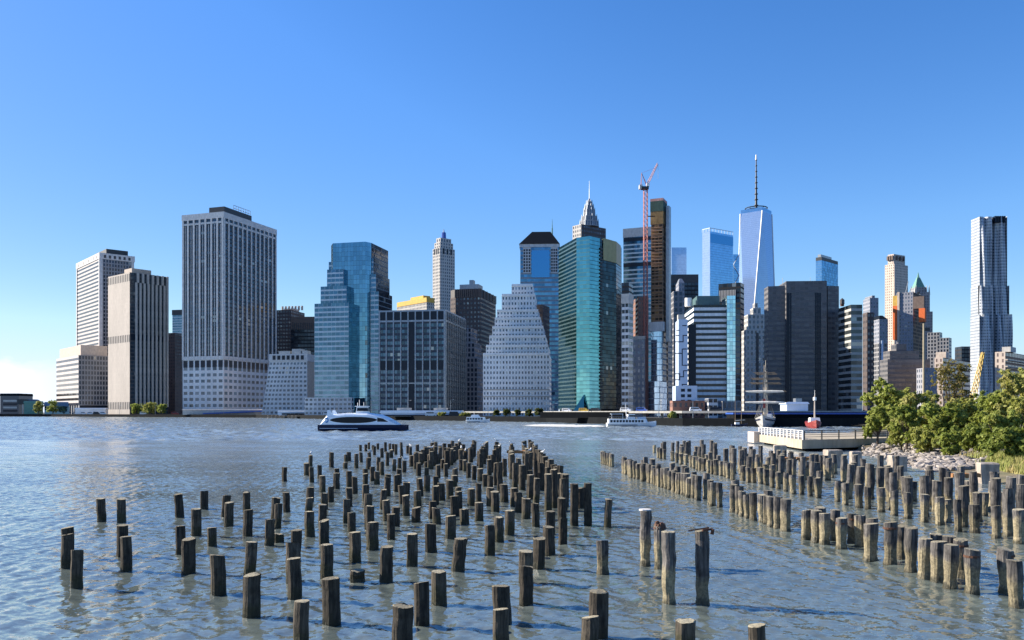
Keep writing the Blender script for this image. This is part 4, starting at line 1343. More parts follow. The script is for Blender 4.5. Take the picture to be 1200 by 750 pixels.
t, w, h = shed(0, 22, 461, 55, 'ferry_terminal', 'dark green ferry terminal building with a sloping roof at far left', 'building', W['mull_grey'], M['rooftar'], 3, 30)
MB().prism([(w, -4), (w + 22, -4), (w + 22, 20), (w, 20)], h - 13, h - 7, 0, 3, 3, 0, [(w, -4), (w + 12, -4), (w + 12, 20), (w, 20)]).build('canopy', M['darksteel'], t)
for x in (w + 6, w + 14):
    MB().box(x, x + 1.2, -3, -2, 0, h - 13).build('canopy_column', M['steel'], t)
for i in range(4):
    MB().box(-w + 4, w - 2, -.4, 0, 3 + i * 4, 5.2 + i * 4).build('window_band', M['steel'] if i % 2 else M['darkglass'], t)
t, w, h = shed(28, 44, 470, 40, 'waterfront_shed', 'pale green-grey shed between the ferry terminal and the blue pavilion', 'shed', M['copper'], M['copper'], 2, 12)
t, w, h = shed(52, 86, 471, 30, 'pavilion', 'low blue-roofed glass pavilion in front of the low striped block', 'pavilion', W['blue_bands'], plain('pavilion_blue_roof', (0.10, 0.20, 0.34), .4), 5, 16)
t, w, h = shed(88, 124, 478, 22, 'waterfront_shed', 'row of white awnings below the striped tower', 'shed', M['white'], M['white'], 1.2, 8)
t, w, h = shed(214, 318, 479.5, 30, 'ferry_terminal', 'long low pale terminal with a blue ramp below the grid tower', 'building', M['stone'], M['stone'], .8, 16)
MB().mesh_faces([(-22, -3, .6), (w, -3, h - 2.2), (w, -1, h - 2.2), (-22, -1, .6), (-22, -3, 1.6), (w, -3, h - .9), (w, -1, h - .9), (-22, -1, 1.6)], [(0, 3, 2, 1), (4, 5, 6, 7), (0, 1, 5, 4), (1, 2, 6, 5), (2, 3, 7, 6), (3, 0, 4, 7)]).build('blue_ramp', M['blue'], t)
t, w, h = shed(326, 380, 481, 14, 'pier_shed', 'white pier shed with arched bays below the slanting concrete building', 'shed', M['bluegrey'], M['white'], 1.0, 9)
for i in range(9):
    MB().box(-w + 3 + i * (2 * w - 6) / 9, -w + 3 + i * (2 * w - 6) / 9 + 3.2, -.3, 0, .4, h - 2.2).build('bay_opening', M['darkglass'], t)
t, w, h = shed(446, 542, 481.0, 8, 'ferry_terminal', 'long pale flat-roofed terminal at the foot of the navy office block', 'building', M['bluegrey'], M['white'], 1.5, 14)
MB().box(-w + 1, w - 1, -.4, 0, .1, h - 2.6).build('dark_front', M['darkglass'], t)
for k_ in (-.45, .45):
    MB().box(w * k_ - 4, w * k_ + 4, 2, 10, h, h + 1.6).build('roof_cabin', M['stone'], t)
t, w, h = shed(922, 947, 471, 40, 'boat_shed', 'pale windowless shed with a small roof hut by the far pier', 'shed', M['bluegrey'], M['bluegrey'], .8, 8)
MB().box(0, 2.4, 2, 5, h, h + 1.4).build('roof_hut', M['steel'], t)
t = thing('pier_building', 'long low pier building with a bright blue band behind the tall ship', 'building', (xat(940, 300), 300, ZG))
MB().box(-24, 26, 0, 10, 0, 1.75).build('wall', M['quay'], t)
MB().box(-24.4, 26.4, -.5, 10.2, 1.75, 2.3).build('blue_band', M['blue'], t)
MB().box(-24, 26, 0, 10, 2.3, 2.5).build('roof', M['rooftar'], t)
for i, (p0, p1, col) in enumerate(((322, 336, 'white'), (340, 352, 'beige'), (356, 368, 'white'))):
    Y = shore_y(p0, -6)
    t = thing('dock_barge', ('white flat barge moored below the slanting concrete building', 'tan timber barge moored beside the white flat barge', 'white cabin barge moored just left of the big ferry')[i], 'barge', (xat(p0, Y), Y, 0))
    L = (p1 - p0) / F * Y
    MB().prism([(0, 0), (L, 0), (L, 5), (0, 5)], -.3, 1.0, 0, 3, 3, 0, [(-.4, -.2), (L + .4, -.2), (L + .4, 5.2), (-.4, 5.2)]).build('hull', M['quay'], t)
    MB().box(L * .15, L * .85, 1, 4, 1.0, 2.6 + .4 * i).build('cabin', M[col], t)
    MB().tube((L * .3, 2.5, 2.6), (L * .3, 2.5, 6), .12, n=5).build('mast', M['white'], t)


# ------------------------------------------------------------------ boats
def hull_rings(L, beam, stations):
    """stations: (x 0..1, half-beam 0..1, keel z, sheer z, flare)"""
    rs = []
    for x, hb, k, s_, fl in stations:
        w_ = hb * beam / 2
        X = x * L
        rs.append([(X, -w_ * fl * .5, k), (X, w_ * fl * .5, k), (X, w_ * (fl * .5 + .5), (k + s_) / 2), (X, w_, s_), (X, -w_, s_), (X, -w_ * (fl * .5 + .5), (k + s_) / 2)])
    return rs


# the catamaran ferry, heading right
Yf = 227.0
f = thing('ferry', 'big blue and white passenger ferry with a long lens-shaped dark window', 'ferry', (xat(372, Yf), Yf, 0))
L = 105 / F * Yf
for y0 in (0.0, 5.2):
    hu = MB().loft([[(x, y0 + 1.2 + sy * w_, z) for sy, z in ((-.5, -.4), (.5, -.4), (1, .8), (1, 1.55), (-1, 1.55), (-1, .8))] for x, w_ in ((0, 1.1), (L * .1, 1.2), (L * .7, 1.2), (L * .88, .8), (L * .985, .12))])
    hu.build('hull', M['navy'], f)
MB().prism([(0.05, .2), (L * .93, .2), (L * .975, 3.8), (L * .93, 7.4), (.05, 7.4)], 1.0, 1.62, 0, 3, 3, 0).build('deck', M['navy'], f)
MB().box(.6, L * .45, -.02, .02, .62, .74).build('hull_stripe', M['bluegrey'], f)
# superstructure outline in side view, then given its beam with rounded shoulders
prof = [(.02, 1.64), (.115, 2.4), (.10, 4.3), (.17, 4.5), (.20, 3.75), (.40, 4.1), (.52, 4.15), (.72, 3.7), (.82, 2.8), (.90, 1.64)]
sm = MB()
prof2 = [(.02, 1.64), (.055, 2.6), (.10, 3.55), (.30, 3.85), (.55, 3.9), (.70, 3.55), (.78, 3.0), (.86, 2.2), (.90, 1.64)]
rs = []
for y, sc, dz in ((.35, .985, -.35), (.9, 1.0, -.05), (3.8, 1.0, .08), (6.7, 1.0, -.05), (7.25, .985, -.35)):
    rs.append([(L * (.45 + (x - .45) * sc), y, 1.64 if z < 1.7 else max(1.7, z + dz)) for x, z in prof2])
sm.loft(rs)
sm.build('superstructure', M['ferry'], f)
wl = []
for i in range(24):
    t_ = i / 24 * 2 * math.pi
    cx_, sx_ = math.cos(t_), math.sin(t_)
    wl.append((L * (.40 + .265 * (abs(cx_) ** .9) * (1 if cx_ > 0 else -1)), 2.58 + .62 * (abs(sx_) ** 1.15) * (1 if sx_ > 0 else -1) + .02 * cx_))
wm_ = MB()
wm_.loft([[(x, .30, z) for x, z in wl], [(x, .45, z) for x, z in wl]])
wm_.build('window_band', M['black_window'], f)
wm_ = MB()
wm_.mesh_faces([(L * .665, .33, 2.25), (L * .79, .33, 2.2), (L * .73, .33, 2.85), (L * .665, .33, 3.05)], [(0, 1, 2, 3)])
wm_.build('bow_window', M['black_window'], f)
for yy in (.5, 6.9):
    MB().prism([(L * .10, yy), (L * .19, yy), (L * .19, yy + .25), (L * .10, yy + .25)], 3.2, 4.5, 0, 3, 3, 0, [(L * .105, yy), (L * .135, yy), (L * .135, yy + .25), (L * .105, yy + .25)]).build('stern_wing', M['ferry'], f)
rg = MB()
pts_ = [(L * .098 + .42 * math.cos(i / 14 * 2 * math.pi), 2.55 + .42 * math.sin(i / 14 * 2 * math.pi)) for i in range(14)]
for i in range(11):
    a_, c_ = pts_[(i + 9) % 14], pts_[(i + 10) % 14]
    rg.tube((a_[0], .30, a_[1]), (c_[0], .30, c_[1]), .14, n=5)
rg.build('ring_emblem', plain('emblem_blue', (0.02, 0.22, 0.55), .4), f)
MB().prism([(L * .41, 2.0), (L * .55, 2.0), (L * .55, 5.6), (L * .41, 5.6)], 3.85, 5.2, 0, 3, 3, 0, [(L * .42, 2.3), (L * .53, 2.3), (L * .53, 5.3), (L * .42, 5.3)]).build('wheelhouse', M['white'], f)
wheelhouse = COL.objects['wheelhouse']
MB().prism([(L * .425, 1.95), (L * .552, 1.95), (L * .552, 5.65), (L * .425, 5.65)], 4.35, 4.95, 0, 3, 3, 0, [(L * .43, 2.1), (L * .54, 2.1), (L * .54, 5.5), (L * .43, 5.5)]).build('window', M['black_window'], wheelhouse)
MB().box(L * .40, L * .545, 2.1, 5.5, 5.2, 5.35).build('roof', M['white'], wheelhouse)
for x_, hh in ((.44, 6.6), (.49, 6.1), (.42, 6.0)):
    MB().tube((L * x_, 3.8, 5.3), (L * x_, 3.8, hh), .06, n=4).build('antenna', M['white'], f)
rl = MB()
for i in range(14):
    x = L * (.14 + .24 * i / 13)
    rl.tube((x, .9, 3.7), (x, .9, 4.6), .03, n=3)
rl.tube((L * .14, .9, 4.6), (L * .40, .9, 4.6), .03, n=3)
rl.build('deck_rail', M['steel'], f)
rl = MB()
for i in range(9):
    x = L * (.80 + .16 * i / 8)
    rl.tube((x, .4 + max(0, i - 5) * .5, 1.6), (x, .4 + max(0, i - 5) * .5, 2.5), .03, n=3)
rl.tube((L * .80, .4, 2.5), (L * .90, .4, 2.5), .03, n=3)
rl.build('bow_rail', M['steel'], f)


for c_ in f.children:                        # the upper works stand tall over the hulls
    if not c_.name.startswith(('hull', 'deck')) or c_.name.startswith('deck_rail'):
        c_.scale.z, c_.location.z = 1.36, 1.64 * (1 - 1.36)


def cruise_boat(px0, px1, base, label, two_deck):
    Y = H0 * 1000 / (base - HZ)
    t = thing('tour_boat', label, 'boat', (xat(px0, Y), Y, 0))
    L = (px1 - px0) / F * Y
    B = 5.0
    st = [(0, .85, -.3, 1.3, .8), (.05, .98, -.4, 1.25, .8), (.6, 1, -.4, 1.25, .8), (.85, .7, -.4, 1.6, .6), (1.0, .06, -.2, 2.0, .4)]
    MB().loft(hull_rings(L, B, st)).build('hull', M['white'], t)
    MB().box(L * .02, L * .98, -B / 2 * .99, -B / 2 * .97, -.05, .05) if False else None
    MB().prism([(L * .03, -B * .46), (L * .78, -B * .46), (L * .84, 0), (L * .78, B * .46), (L * .03, B * .46)], 1.2, 2.7, 0, 3, 3, 0, [(L * .03, -B * .44), (L * .75, -B * .44), (L * .80, 0), (L * .75, B * .44), (L * .03, B * .44)]).build('cabin', M['white'], t)
    n = 11 if two_deck else 6
    for i in range(n):
        x = L * (.06 + .68 * i / n)
        MB().box(x, x + L * .68 / n * .66, -B * .475, -B * .45, 1.55, 2.3).build('window', M['darkglass'], t)
    if two_deck:
        rl = MB()
        for i in range(16):
            x = L * (.03 + .73 * i / 15)
            rl.tube((x, -B * .45, 2.7), (x, -B * .45, 3.5), .04, n=3)
        rl.tube((L * .03, -B * .45, 3.5), (L * .76, -B * .45, 3.5), .05, n=4)
        rl.build('deck_rail', M['steel'], t)
        cn = MB().box(L * .08, L * .32, -B * .4, B * .4, 4.3, 4.45).build('canopy', M['bluegrey'], t)
        for x in (.09, .31):
            MB().box(L * x - .06, L * x + .06, -B * .39, -B * .36, 2.7, 4.3).build('post', M['white'], cn)
        wh = MB().box(L * .42, L * .56, -1.5, 1.5, 2.7, 4.3).build('wheelhouse', M['white'], t)
        MB().box(L * .44, L * .562, -1.52, 1.4, 3.4, 4.0).build('window', M['black_window'], wh)
        MB().tube((L * .40, 0, 2.7), (L * .38, 0, 8.2), .16, .05, 5).build('mast', M['white'], t)
        MB().box(L * .62, L * .78, -B * .3, B * .3, 2.7, 3.3).build('bench_row', M['bluegrey'], t)
    else:
        MB().prism([(L * .2, -B * .34), (L * .6, -B * .34), (L * .6, B * .34), (L * .2, B * .34)], 2.7, 3.8, 0, 3, 3, 0, [(L * .25, -B * .3), (L * .52, -B * .3), (L * .52, B * .3), (L * .25, B * .3)]).build('wheelhouse', M['white'], t)
        MB().tube((L * .35, 0, 3.8), (L * .33, 0, 5.6), .08, .04, 5).build('mast', M['white'], t)
    MB().box(L * .0, L * .6, -B * .505, -B * .495, .55, .72).build('rub_rail', M['navy'], t)


cruise_boat(711, 769, 500, 'white tour boat with a row of square dark windows below the unfinished tower', True)
cruise_boat(546, 574, 495.5, 'small white motor yacht in front of the pale ziggurat', False)

# tall ship, seen nearly bow-on
Ys = 288.0
ts = thing('tall_ship', 'three-masted square-rigged ship with furled sails moored at the far pier', 'ship', (xat(881, Ys), Ys - 13, 0), R(70))
hl = MB()
hl.loft(hull_rings(26, 6.2, [(-.02, .06, .9, 4.0, .3), (.06, .55, -.4, 3.4, .45), (.2, .9, -.5, 2.9, .6), (.55, 1, -.5, 2.7, .7), (.9, .9, -.4, 3.1, .6), (1.0, .6, .2, 3.6, .6)]))
hl.build('hull', plain('worn_white_hull', (0.42, 0.41, 0.39), .6, var=.35, scale=.8), ts)
MB().loft(hull_rings(26, 6.3, [(.0, .12, 2.3, 3.1, .9), (.06, .60, 2.1, 2.75, .9), (.2, .93, 1.9, 2.5, .95), (.55, 1.01, 1.8, 2.35, .98), (.9, .93, 2.0, 2.7, .95)])).build('hull_band', M['navy'], ts)
MB().tube((.2, 0, 3.9), (-7, 0, 6.0), .22, .1, 6).build('bowsprit', M['timber'], ts)
for i, (x, top) in enumerate(((6, 20.5), (13.5, 22.5), (20, 19))):
    ms = MB().tube((x, 0, 2.6), (x, 0, top * .55), .32, .26, 6)
    ms = ms.build('mast', plain('pale_mast', (0.58, 0.48, 0.36), .7) if i == 0 else bpy.data.materials['pale_mast'], ts)
    MB().tube((x, 0, top * .55), (x, 0, top), .2, .08, 6).build('topmast', bpy.data.materials['pale_mast'], ms)
    for k_, (zz, hw_, furl) in enumerate(((8.4, 6.6, True), (12.0, 6.4, True), (14.7, 4.8, False), (16.2, 4.6, False), (18.0, 3.4, False))):
        if zz > top - 1:
            continue
        y_ = MB().tube((x, -hw_, zz), (x, hw_, zz), .13, .13, 5)
        y_ = y_.build('yard', M['timber'], ts)
        if furl and i < 2:
            n = 10
            sm_ = MB()
            rr = [.22 + .3 * math.sin(math.pi * j / n) + .12 * rng.random() for j in range(n + 1)]
            sm_.loft([[(x - .25 + r_ * math.cos(q * 1.047), -hw_ * .92 + 2 * hw_ * .92 * j / n, zz - .15 + r_ * .8 * math.sin(q * 1.047)) for q in range(6)] for j, r_ in enumerate(rr)])
            sm_.build('furled_sail', M['sail'], y_)
    rig = MB()
    for s_ in (-1, 1):
        for q in range(4):
            rig.tube((x - 1.2 + q * .8, s_ * 3.0, 2.9), (x, 0, top * .56), .045, n=3)
            rig.tube((x - .6 + q * .4, s_ * .7, top * .56), (x, 0, top * .93), .03, n=3)
    rig.tube((x, 0, top * .95), (x - 6.5, 0, 5 if i == 0 else top * .5), .035, n=3)
    rig.build('rigging', M['darksteel'], ts)
MB().box(15, 22, -1.8, 1.8, 2.7, 4.4).build('deckhouse', M['white'], ts)
MB().mesh_faces([(5.7, -.35, 7.0), (5.7, .4, 7.2), (5.7, .3, 9.8), (5.7, -.3, 9.6)], [(0, 1, 2, 3)]).build('red_flag', M['red'], ts) if False else None
MB().box(5.55, 5.66, -.4, .4, 6.4, 9.4).build('red_banner', M['red'], ts)

Yb = 290.0
sb = thing('sailing_boat', 'small dark sailing boat with bare masts moored left of the tall ship', 'boat', (xat(853.5, Yb), Yb - 4, 0))
MB().loft(hull_rings(5.6, 2.2, [(0, .7, -.2, 1.0, .7), (.4, 1, -.3, .85, .7), (.8, .75, -.2, 1.0, .6), (1.0, .08, .1, 1.3, .4)])).build('hull', M['navy'], sb)
for x, h_ in ((1.3, 10.5), (3.4, 8.5)):
    MB().tube((x, 0, .8), (x, 0, h_), .12, .05, 5).build('mast', M['timber'], sb)
MB().box(1.2, 2.6, -.6, .6, .9, 1.6).build('cabin', M['white'], sb)
MB().tube((1.3, 0, 2.2), (4.6, 0, 2.4), .14, .1, 5).build('boom', M['sail'], sb)

lv = thing('lightship', 'red lightship with a white upper deck and pale mast behind the concrete pier', 'ship', (xat(951.5, 262), 258, 0), R(78))
MB().loft(hull_rings(14, 4.2, [(0, .06, .4, 2.6, .3), (.1, .6, -.3, 2.2, .5), (.35, 1, -.4, 1.8, .7), (.85, .95, -.4, 1.9, .7), (1, .7, 0, 2.2, .6)])).build('hull', M['red'], lv)
MB().prism([(2.5, -1.5), (8, -1.5), (8, 1.5), (2.5, 1.5)], 1.8, 3.3, 0, 3, 3, 0, [(3, -1.3), (7.6, -1.3), (7.6, 1.3), (3, 1.3)]).build('deckhouse', M['white'], lv)
lmast = MB().tube((4, 0, 3.2), (4, 0, 10.2), .28, .16, 7).build('mast', M['beige'], lv)
MB().tube((4, 0, 8.6), (4, 0, 9.6), .5, .5, 8).build('lantern', M['white'], lmast)
MB().tube((4, 0, 10.2), (4, 0, 11.8), .06, .04, 4).build('aerial', M['white'], lmast)

# pale noise-broken sheet on the river, left of the tour boat
def pale_sheet_mat():
    m, nt, out = newmat('pale_water_sheet')
    g = G(nt)
    uv = g.sep(g.coord('UV'))
    oc = g.coord()
    n = g.noise(g.mapping(oc, (.25, 1, 1)), .9, 5, .7)
    ex = g.math('SUBTRACT', 1.05, g.math('POWER', g.math('ABSOLUTE', g.math('SUBTRACT', g.math('MULTIPLY', uv[1], 2.0), 1.0)), .9))
    ey = g.math('MULTIPLY', g.ramp(uv[0], 0.0, 0.35), g.ramp(g.math('SUBTRACT', 1.0, uv[0]), 0.0, 0.1))
    a = g.ramp(g.math('ADD', n, g.math('SUBTRACT', g.math('MULTIPLY', ex, ey), 0.75)), -0.02, 0.5)
    tr = nt.nodes.new('ShaderNodeBsdfTransparent').outputs[0]
    nt.links.new(g.mixsh(a, tr, g.bsdf((0.80, 0.80, 0.76), 0.9)), out.inputs[0])
    return m


wk = MB()
n = 40
for i in range(n):
    def wp(t):
        px = 596 + (712 - 596) * t
        Y = 303 + 5 * math.sin(t * 5)
        hw_ = 44 * math.sin(math.pi * (.04 + .92 * t)) ** .6 + 2
        return px, Y, hw_
    (pa, Ya, ha), (pb, Yb_, hb) = wp(i / n), wp((i + 1) / n)
    wk.poly([(xat(pa, Ya), Ya - ha, .24), (xat(pb, Yb_), Yb_ - hb, .24), (xat(pb, Yb_), Yb_ + hb, .24), (xat(pa, Ya), Ya + ha, .24)], 0, [(i / n, 0), ((i + 1) / n, 0), ((i + 1) / n, 1), (i / n, 1)])
tag(wk.build('pale_water_sheet', pale_sheet_mat()), kind='stuff')

# ------------------------------------------------------------------ concrete pier on the right
pc = thing('concrete_pier', 'pale concrete pier with a sunlit end and railings, beside the rocks', 'pier', (0, 0, 0))
A_, B_, C_, D_ = (36.7, 108.0), (60.0, 121.0), (66.0, 150.0), (38.9, 135.0)
MB().prism([A_, B_, C_, D_], .35, 1.5, 0, 3, 3, 0).build('deck', plain('pier_concrete', (0.44, 0.38, 0.28), .9, scale=.25, var=.3, bump=.2), pc)
MB().prism([(37.3, 109.4), (60, 122), (65, 149), (39.6, 134)], -1.5, .35, 0, 3, 3, 0).build('undercroft', M['quay'], pc)
MB().box(38.0, 39.6, 134, 137.5, .2, 1.9).build('end_fender', M['beige'], pc)


def rail_run(p, q, n, wide, mat, name):
    p, q = Vector(p), Vector(q)
    d = q - p
    ang = math.atan2(d.y, d.x)
    pan = MB().box(-wide / 2, wide / 2, -.06, .06, 0, 1.12)
    first = None
    for i in range(n + 1):
        l_ = p + d * i / n
        if first is None:
            first = pan.build(name, mat, pc, (l_.x, l_.y, 1.5), ang)
        else:
            clone(first, pc, (l_.x, l_.y, 1.5), ang)
    rm = MB()
    L_ = d.length
    for z in (.35, .62, .88, 1.14):
        rm.tube((0, 0, z), (L_, 0, z), .03 if z < 1.1 else .05, n=4)
    rm.build('rail', mat, pc, (p.x, p.y, 1.5), ang)


rail_run((36.95, 108.4), (38.95, 134.4), 13, .5, M['conc'], 'baluster')
rail_run((37.1, 108.35), (59.4, 120.7), 8, .16, M['darksteel'], 'railing_post')
MB().box(-2.6, 2.6, -.25, .25, 0, .75).build('bench', M['beige'])
bench = bpy.context.scene.objects['bench']
bench.location, bench.rotation_euler = (52.2, 122.0, 1.5), (0, 0, .5)
tag(bench, 'long pinkish timber bench block on the pier near the trees', 'bench')

# ------------------------------------------------------------------ right bank: rocky shore, grass
bank = [(44, 106), (41.5, 97), (39.5, 88), (37.6, 81), (37.4, 76), (36.5, 69), (34.8, 63), (33.6, 57), (34.5, 50), (37, 42)]


def bank_z(x, y):
    best = 1e9
    side = 0
    for (xa, ya), (xb, yb) in zip(bank[:-1], bank[1:]):
        dx, dy = xb - xa, yb - ya
        t = max(0, min(1, ((x - xa) * dx + (y - ya) * dy) / (dx * dx + dy * dy)))
        d = math.hypot(x - xa - dx * t, y - ya - dy * t)
        if d < best:
            best = d
            side = 1 if (dx * (y - ya) - dy * (x - xa)) > 0 else -1
    d = best * side
    z = -0.5 + 0.5 * min(1, max(-1, (d + 3) / 3)) if d < 0 else min(1.55, .0 + d * .085)
    return z + .12 * mnoise.noise(Vector((x * .3, y * .3, 0)))


def grid_land():
    m_ = MB()
    xs_ = np.concatenate([np.arange(28, 75, 1.0), np.arange(75, 260, 9.0)])
    ys_ = np.concatenate([np.arange(30, 135, 1.2), np.arange(135, 262, 9.0)])
    V_ = [(x, y, bank_z(x, y) if y < 135 else bank_z(x, y) * .9) for y in ys_ for x in xs_]
    nx_ = len(xs_)
    F_ = []
    for j in range(len(ys_) - 1):
        for i in range(nx_ - 1):
            k_ = [j * nx_ + i, j * nx_ + i + 1, (j + 1) * nx_ + i + 1, (j + 1) * nx_ + i]
            if max(V_[q][2] for q in k_) > -.6 and not (V_[k_[0]][1] > 118 and V_[k_[0]][0] < .41 * V_[k_[0]][1]):
                F_.append(k_)
    m_.mesh_faces(V_, F_)
    return m_


mg, ntg, outg = newmat('bank_soil')
g = G(ntg)
oc = g.coord()
c1 = g.mix(g.ramp(g.noise(oc, .35, 5), .4, .6), (0.14, 0.11, 0.075), (0.20, 0.17, 0.09))
c1 = g.mix(g.ramp(g.noise(oc, .12, 3), .5, .62), c1, (0.10, 0.12, 0.04))
ntg.links.new(g.bsdf(c1, .95, 0, g.bump(g.noise(oc, 3, 4), .6, .1)), outg.inputs[0])
tag(grid_land().build('river_bank', mg, smooth=True), kind='structure')

# riprap
rm_ = MB()
rr = random.Random(31)


def rock(mb, x, y, z, s):
    bm = bmesh.new()
    bmesh.ops.create_icosphere(bm, subdivisions=1, radius=1)
    M3 = Matrix.Rotation(rr.random() * 6.28, 3, 'Z') @ Matrix.Rotation(rr.random() * 1.0 - .5, 3, 'X')
    sx, sy, sz = s * rr.uniform(.75, 1.35), s * rr.uniform(.7, 1.2), s * rr.uniform(.5, .85)
    P_ = []
    for v in bm.verts:
        k_ = rr.uniform(.74, 1.16)
        p = Vector((v.co.x * sx * k_, v.co.y * sy * k_, v.co.z * sz * k_))
        # blocky: pull towards a box
        p = Vector(tuple(math.copysign(min(abs(c), l * .78), c) for c, l in zip(p, (sx, sy, sz))))
        p = M3 @ p
        P_.append((x + p.x, y + p.y, z + p.z))
    mb.mesh_faces(P_, [[v.index for v in f_.verts] for f_ in bm.faces])
    bm.free()


cnt = 0
while cnt < 1000:
    y = rr.uniform(72, 112)
    # bank line x at this y
    xb_ = np.interp(y, [b_[1] for b_ in bank[::-1]], [b_[0] for b_ in bank[::-1]])
    wdt = np.interp(y, [72, 80, 95, 112], [3.0, 8.5, 17, 15])
    x = xb_ - 1.2 + rr.random() * wdt
    if y > 108.5 + (x - 37) * .55 - 1.0 and x < 60:
        continue
    rock(rm_, x, y, bank_z(x, y) + .12, rr.uniform(.2, .5) * (1.3 if rr.random() < .12 else 1))
    cnt += 1
mr, ntr, outr = newmat('pale_riprap')
g = G(ntr)
oc = g.coord()
geo = ntr.nodes.new('ShaderNodeNewGeometry')
rc = g.mix(geo.outputs['Random Per Island'], (0.22, 0.195, 0.17), (0.46, 0.42, 0.38))
rc = g.mix(g.ramp(g.noise(oc, 2.5, 5), .35, .7), g.mix(1.0, rc, (0.7, 0.68, 0.66), 'MULTIPLY'), rc)
ntr.links.new(g.bsdf(rc, .95, 0, g.bump(g.noise(oc, 7, 4), .4, .05)), outr.inputs[0])
tag(rm_.build('riprap_stones', mr), kind='stuff')

# old broken concrete blocks among the piles
cb = [(967, 985, 527, 548, 'white-capped broken concrete stump beside the dark end of the pier'), (1042.5, 1060, 533.5, 552, 'square old concrete block in front of the pale rocks'), (1147, 1167, 542, 566, 'big square concrete block in front of the grass'), (997, 1008, 529, 546, 'small crumbling concrete stump under the pier wall'), (907, 921, 521.5, 534, 'low concrete footing below the sunlit pier end')]
for p0, p1, py, pb, lab in cb:
    Y = H0 * 1000 / (pb - HZ)
    w_ = (p1 - p0) / F * Y
    h_ = zat(py, Y)
    bmm = MB()
    ring = lambda k_, z_: [((-k_) * w_ / 2 + rng.uniform(-.06, .06), -k_ * w_ * .45 + rng.uniform(-.06, .06), z_), (k_ * w_ / 2, -k_ * w_ * .45 + rng.uniform(-.06, .06), z_), (k_ * w_ / 2 + rng.uniform(-.06, .06), k_ * w_ * .45, z_), (-k_ * w_ / 2, k_ * w_ * .45 + rng.uniform(-.06, .06), z_)]
    bmm.loft([ring(.96, -1.2), ring(1.0, .1), ring(.97, h_ * .6), ring(.99, h_ * .93), ring(.90, h_)])
    o = bmm.build('concrete_block', plain('old_concrete', (0.36, 0.31, 0.26), .95, scale=1.2, var=.45, bump=.5) if 'old_concrete' not in bpy.data.materials else bpy.data.materials['old_concrete'], None, (xat((p0 + p1) / 2, Y), Y, 0), rng.uniform(-.25, .05))
    tag(o, lab, 'concrete block', 'old concrete blocks among the piles')


# ------------------------------------------------------------------ foliage
def leaf_mat(name, c0, c1, c2):
    m, nt, out = newmat(name)
    g = G(nt)
    geo = nt.nodes.new('ShaderNodeNewGeometry')
    oc = g.coord()
    r = geo.outputs['Random Per Island']
    c = g.mix(r, c0, c1)
    c = g.mix(g.ramp(g.noise(oc, .55, 3), .45, .7), c, c2)
    d = g.bsdf(c, .55, 0, spec=.25)
    t = nt.nodes.new('ShaderNodeBsdfTranslucent')
    nt.links.new(g.mix(.35, c, (0.32, 0.36, 0.05)), t.inputs['Color'])
    nt.links.new(g.mixsh(.5, d, t.outputs[0]), out.inputs[0])
    return m


LEAF = [leaf_mat('bright_leaves', (0.18, 0.24, 0.05), (0.38, 0.43, 0.10), (0.47, 0.49, 0.14)),
        leaf_mat('yellow_green_leaves', (0.28, 0.31, 0.08), (0.46, 0.47, 0.14), (0.52, 0.47, 0.18)),
        leaf_mat('dark_leaves', (0.13, 0.19, 0.045), (0.29, 0.34, 0.08), (0.39, 0.42, 0.11)),
        leaf_mat('tan_leaves', (0.19, 0.15, 0.05), (0.28, 0.22, 0.09), (0.22, 0.19, 0.045))]
LEAF.append(leaf_mat('conifer_needles', (0.018, 0.04, 0.018), (0.03, 0.055, 0.025), (0.04, 0.07, 0.03)))
BARK = plain('tree_bark', (0.085, 0.065, 0.05), .9, scale=2)


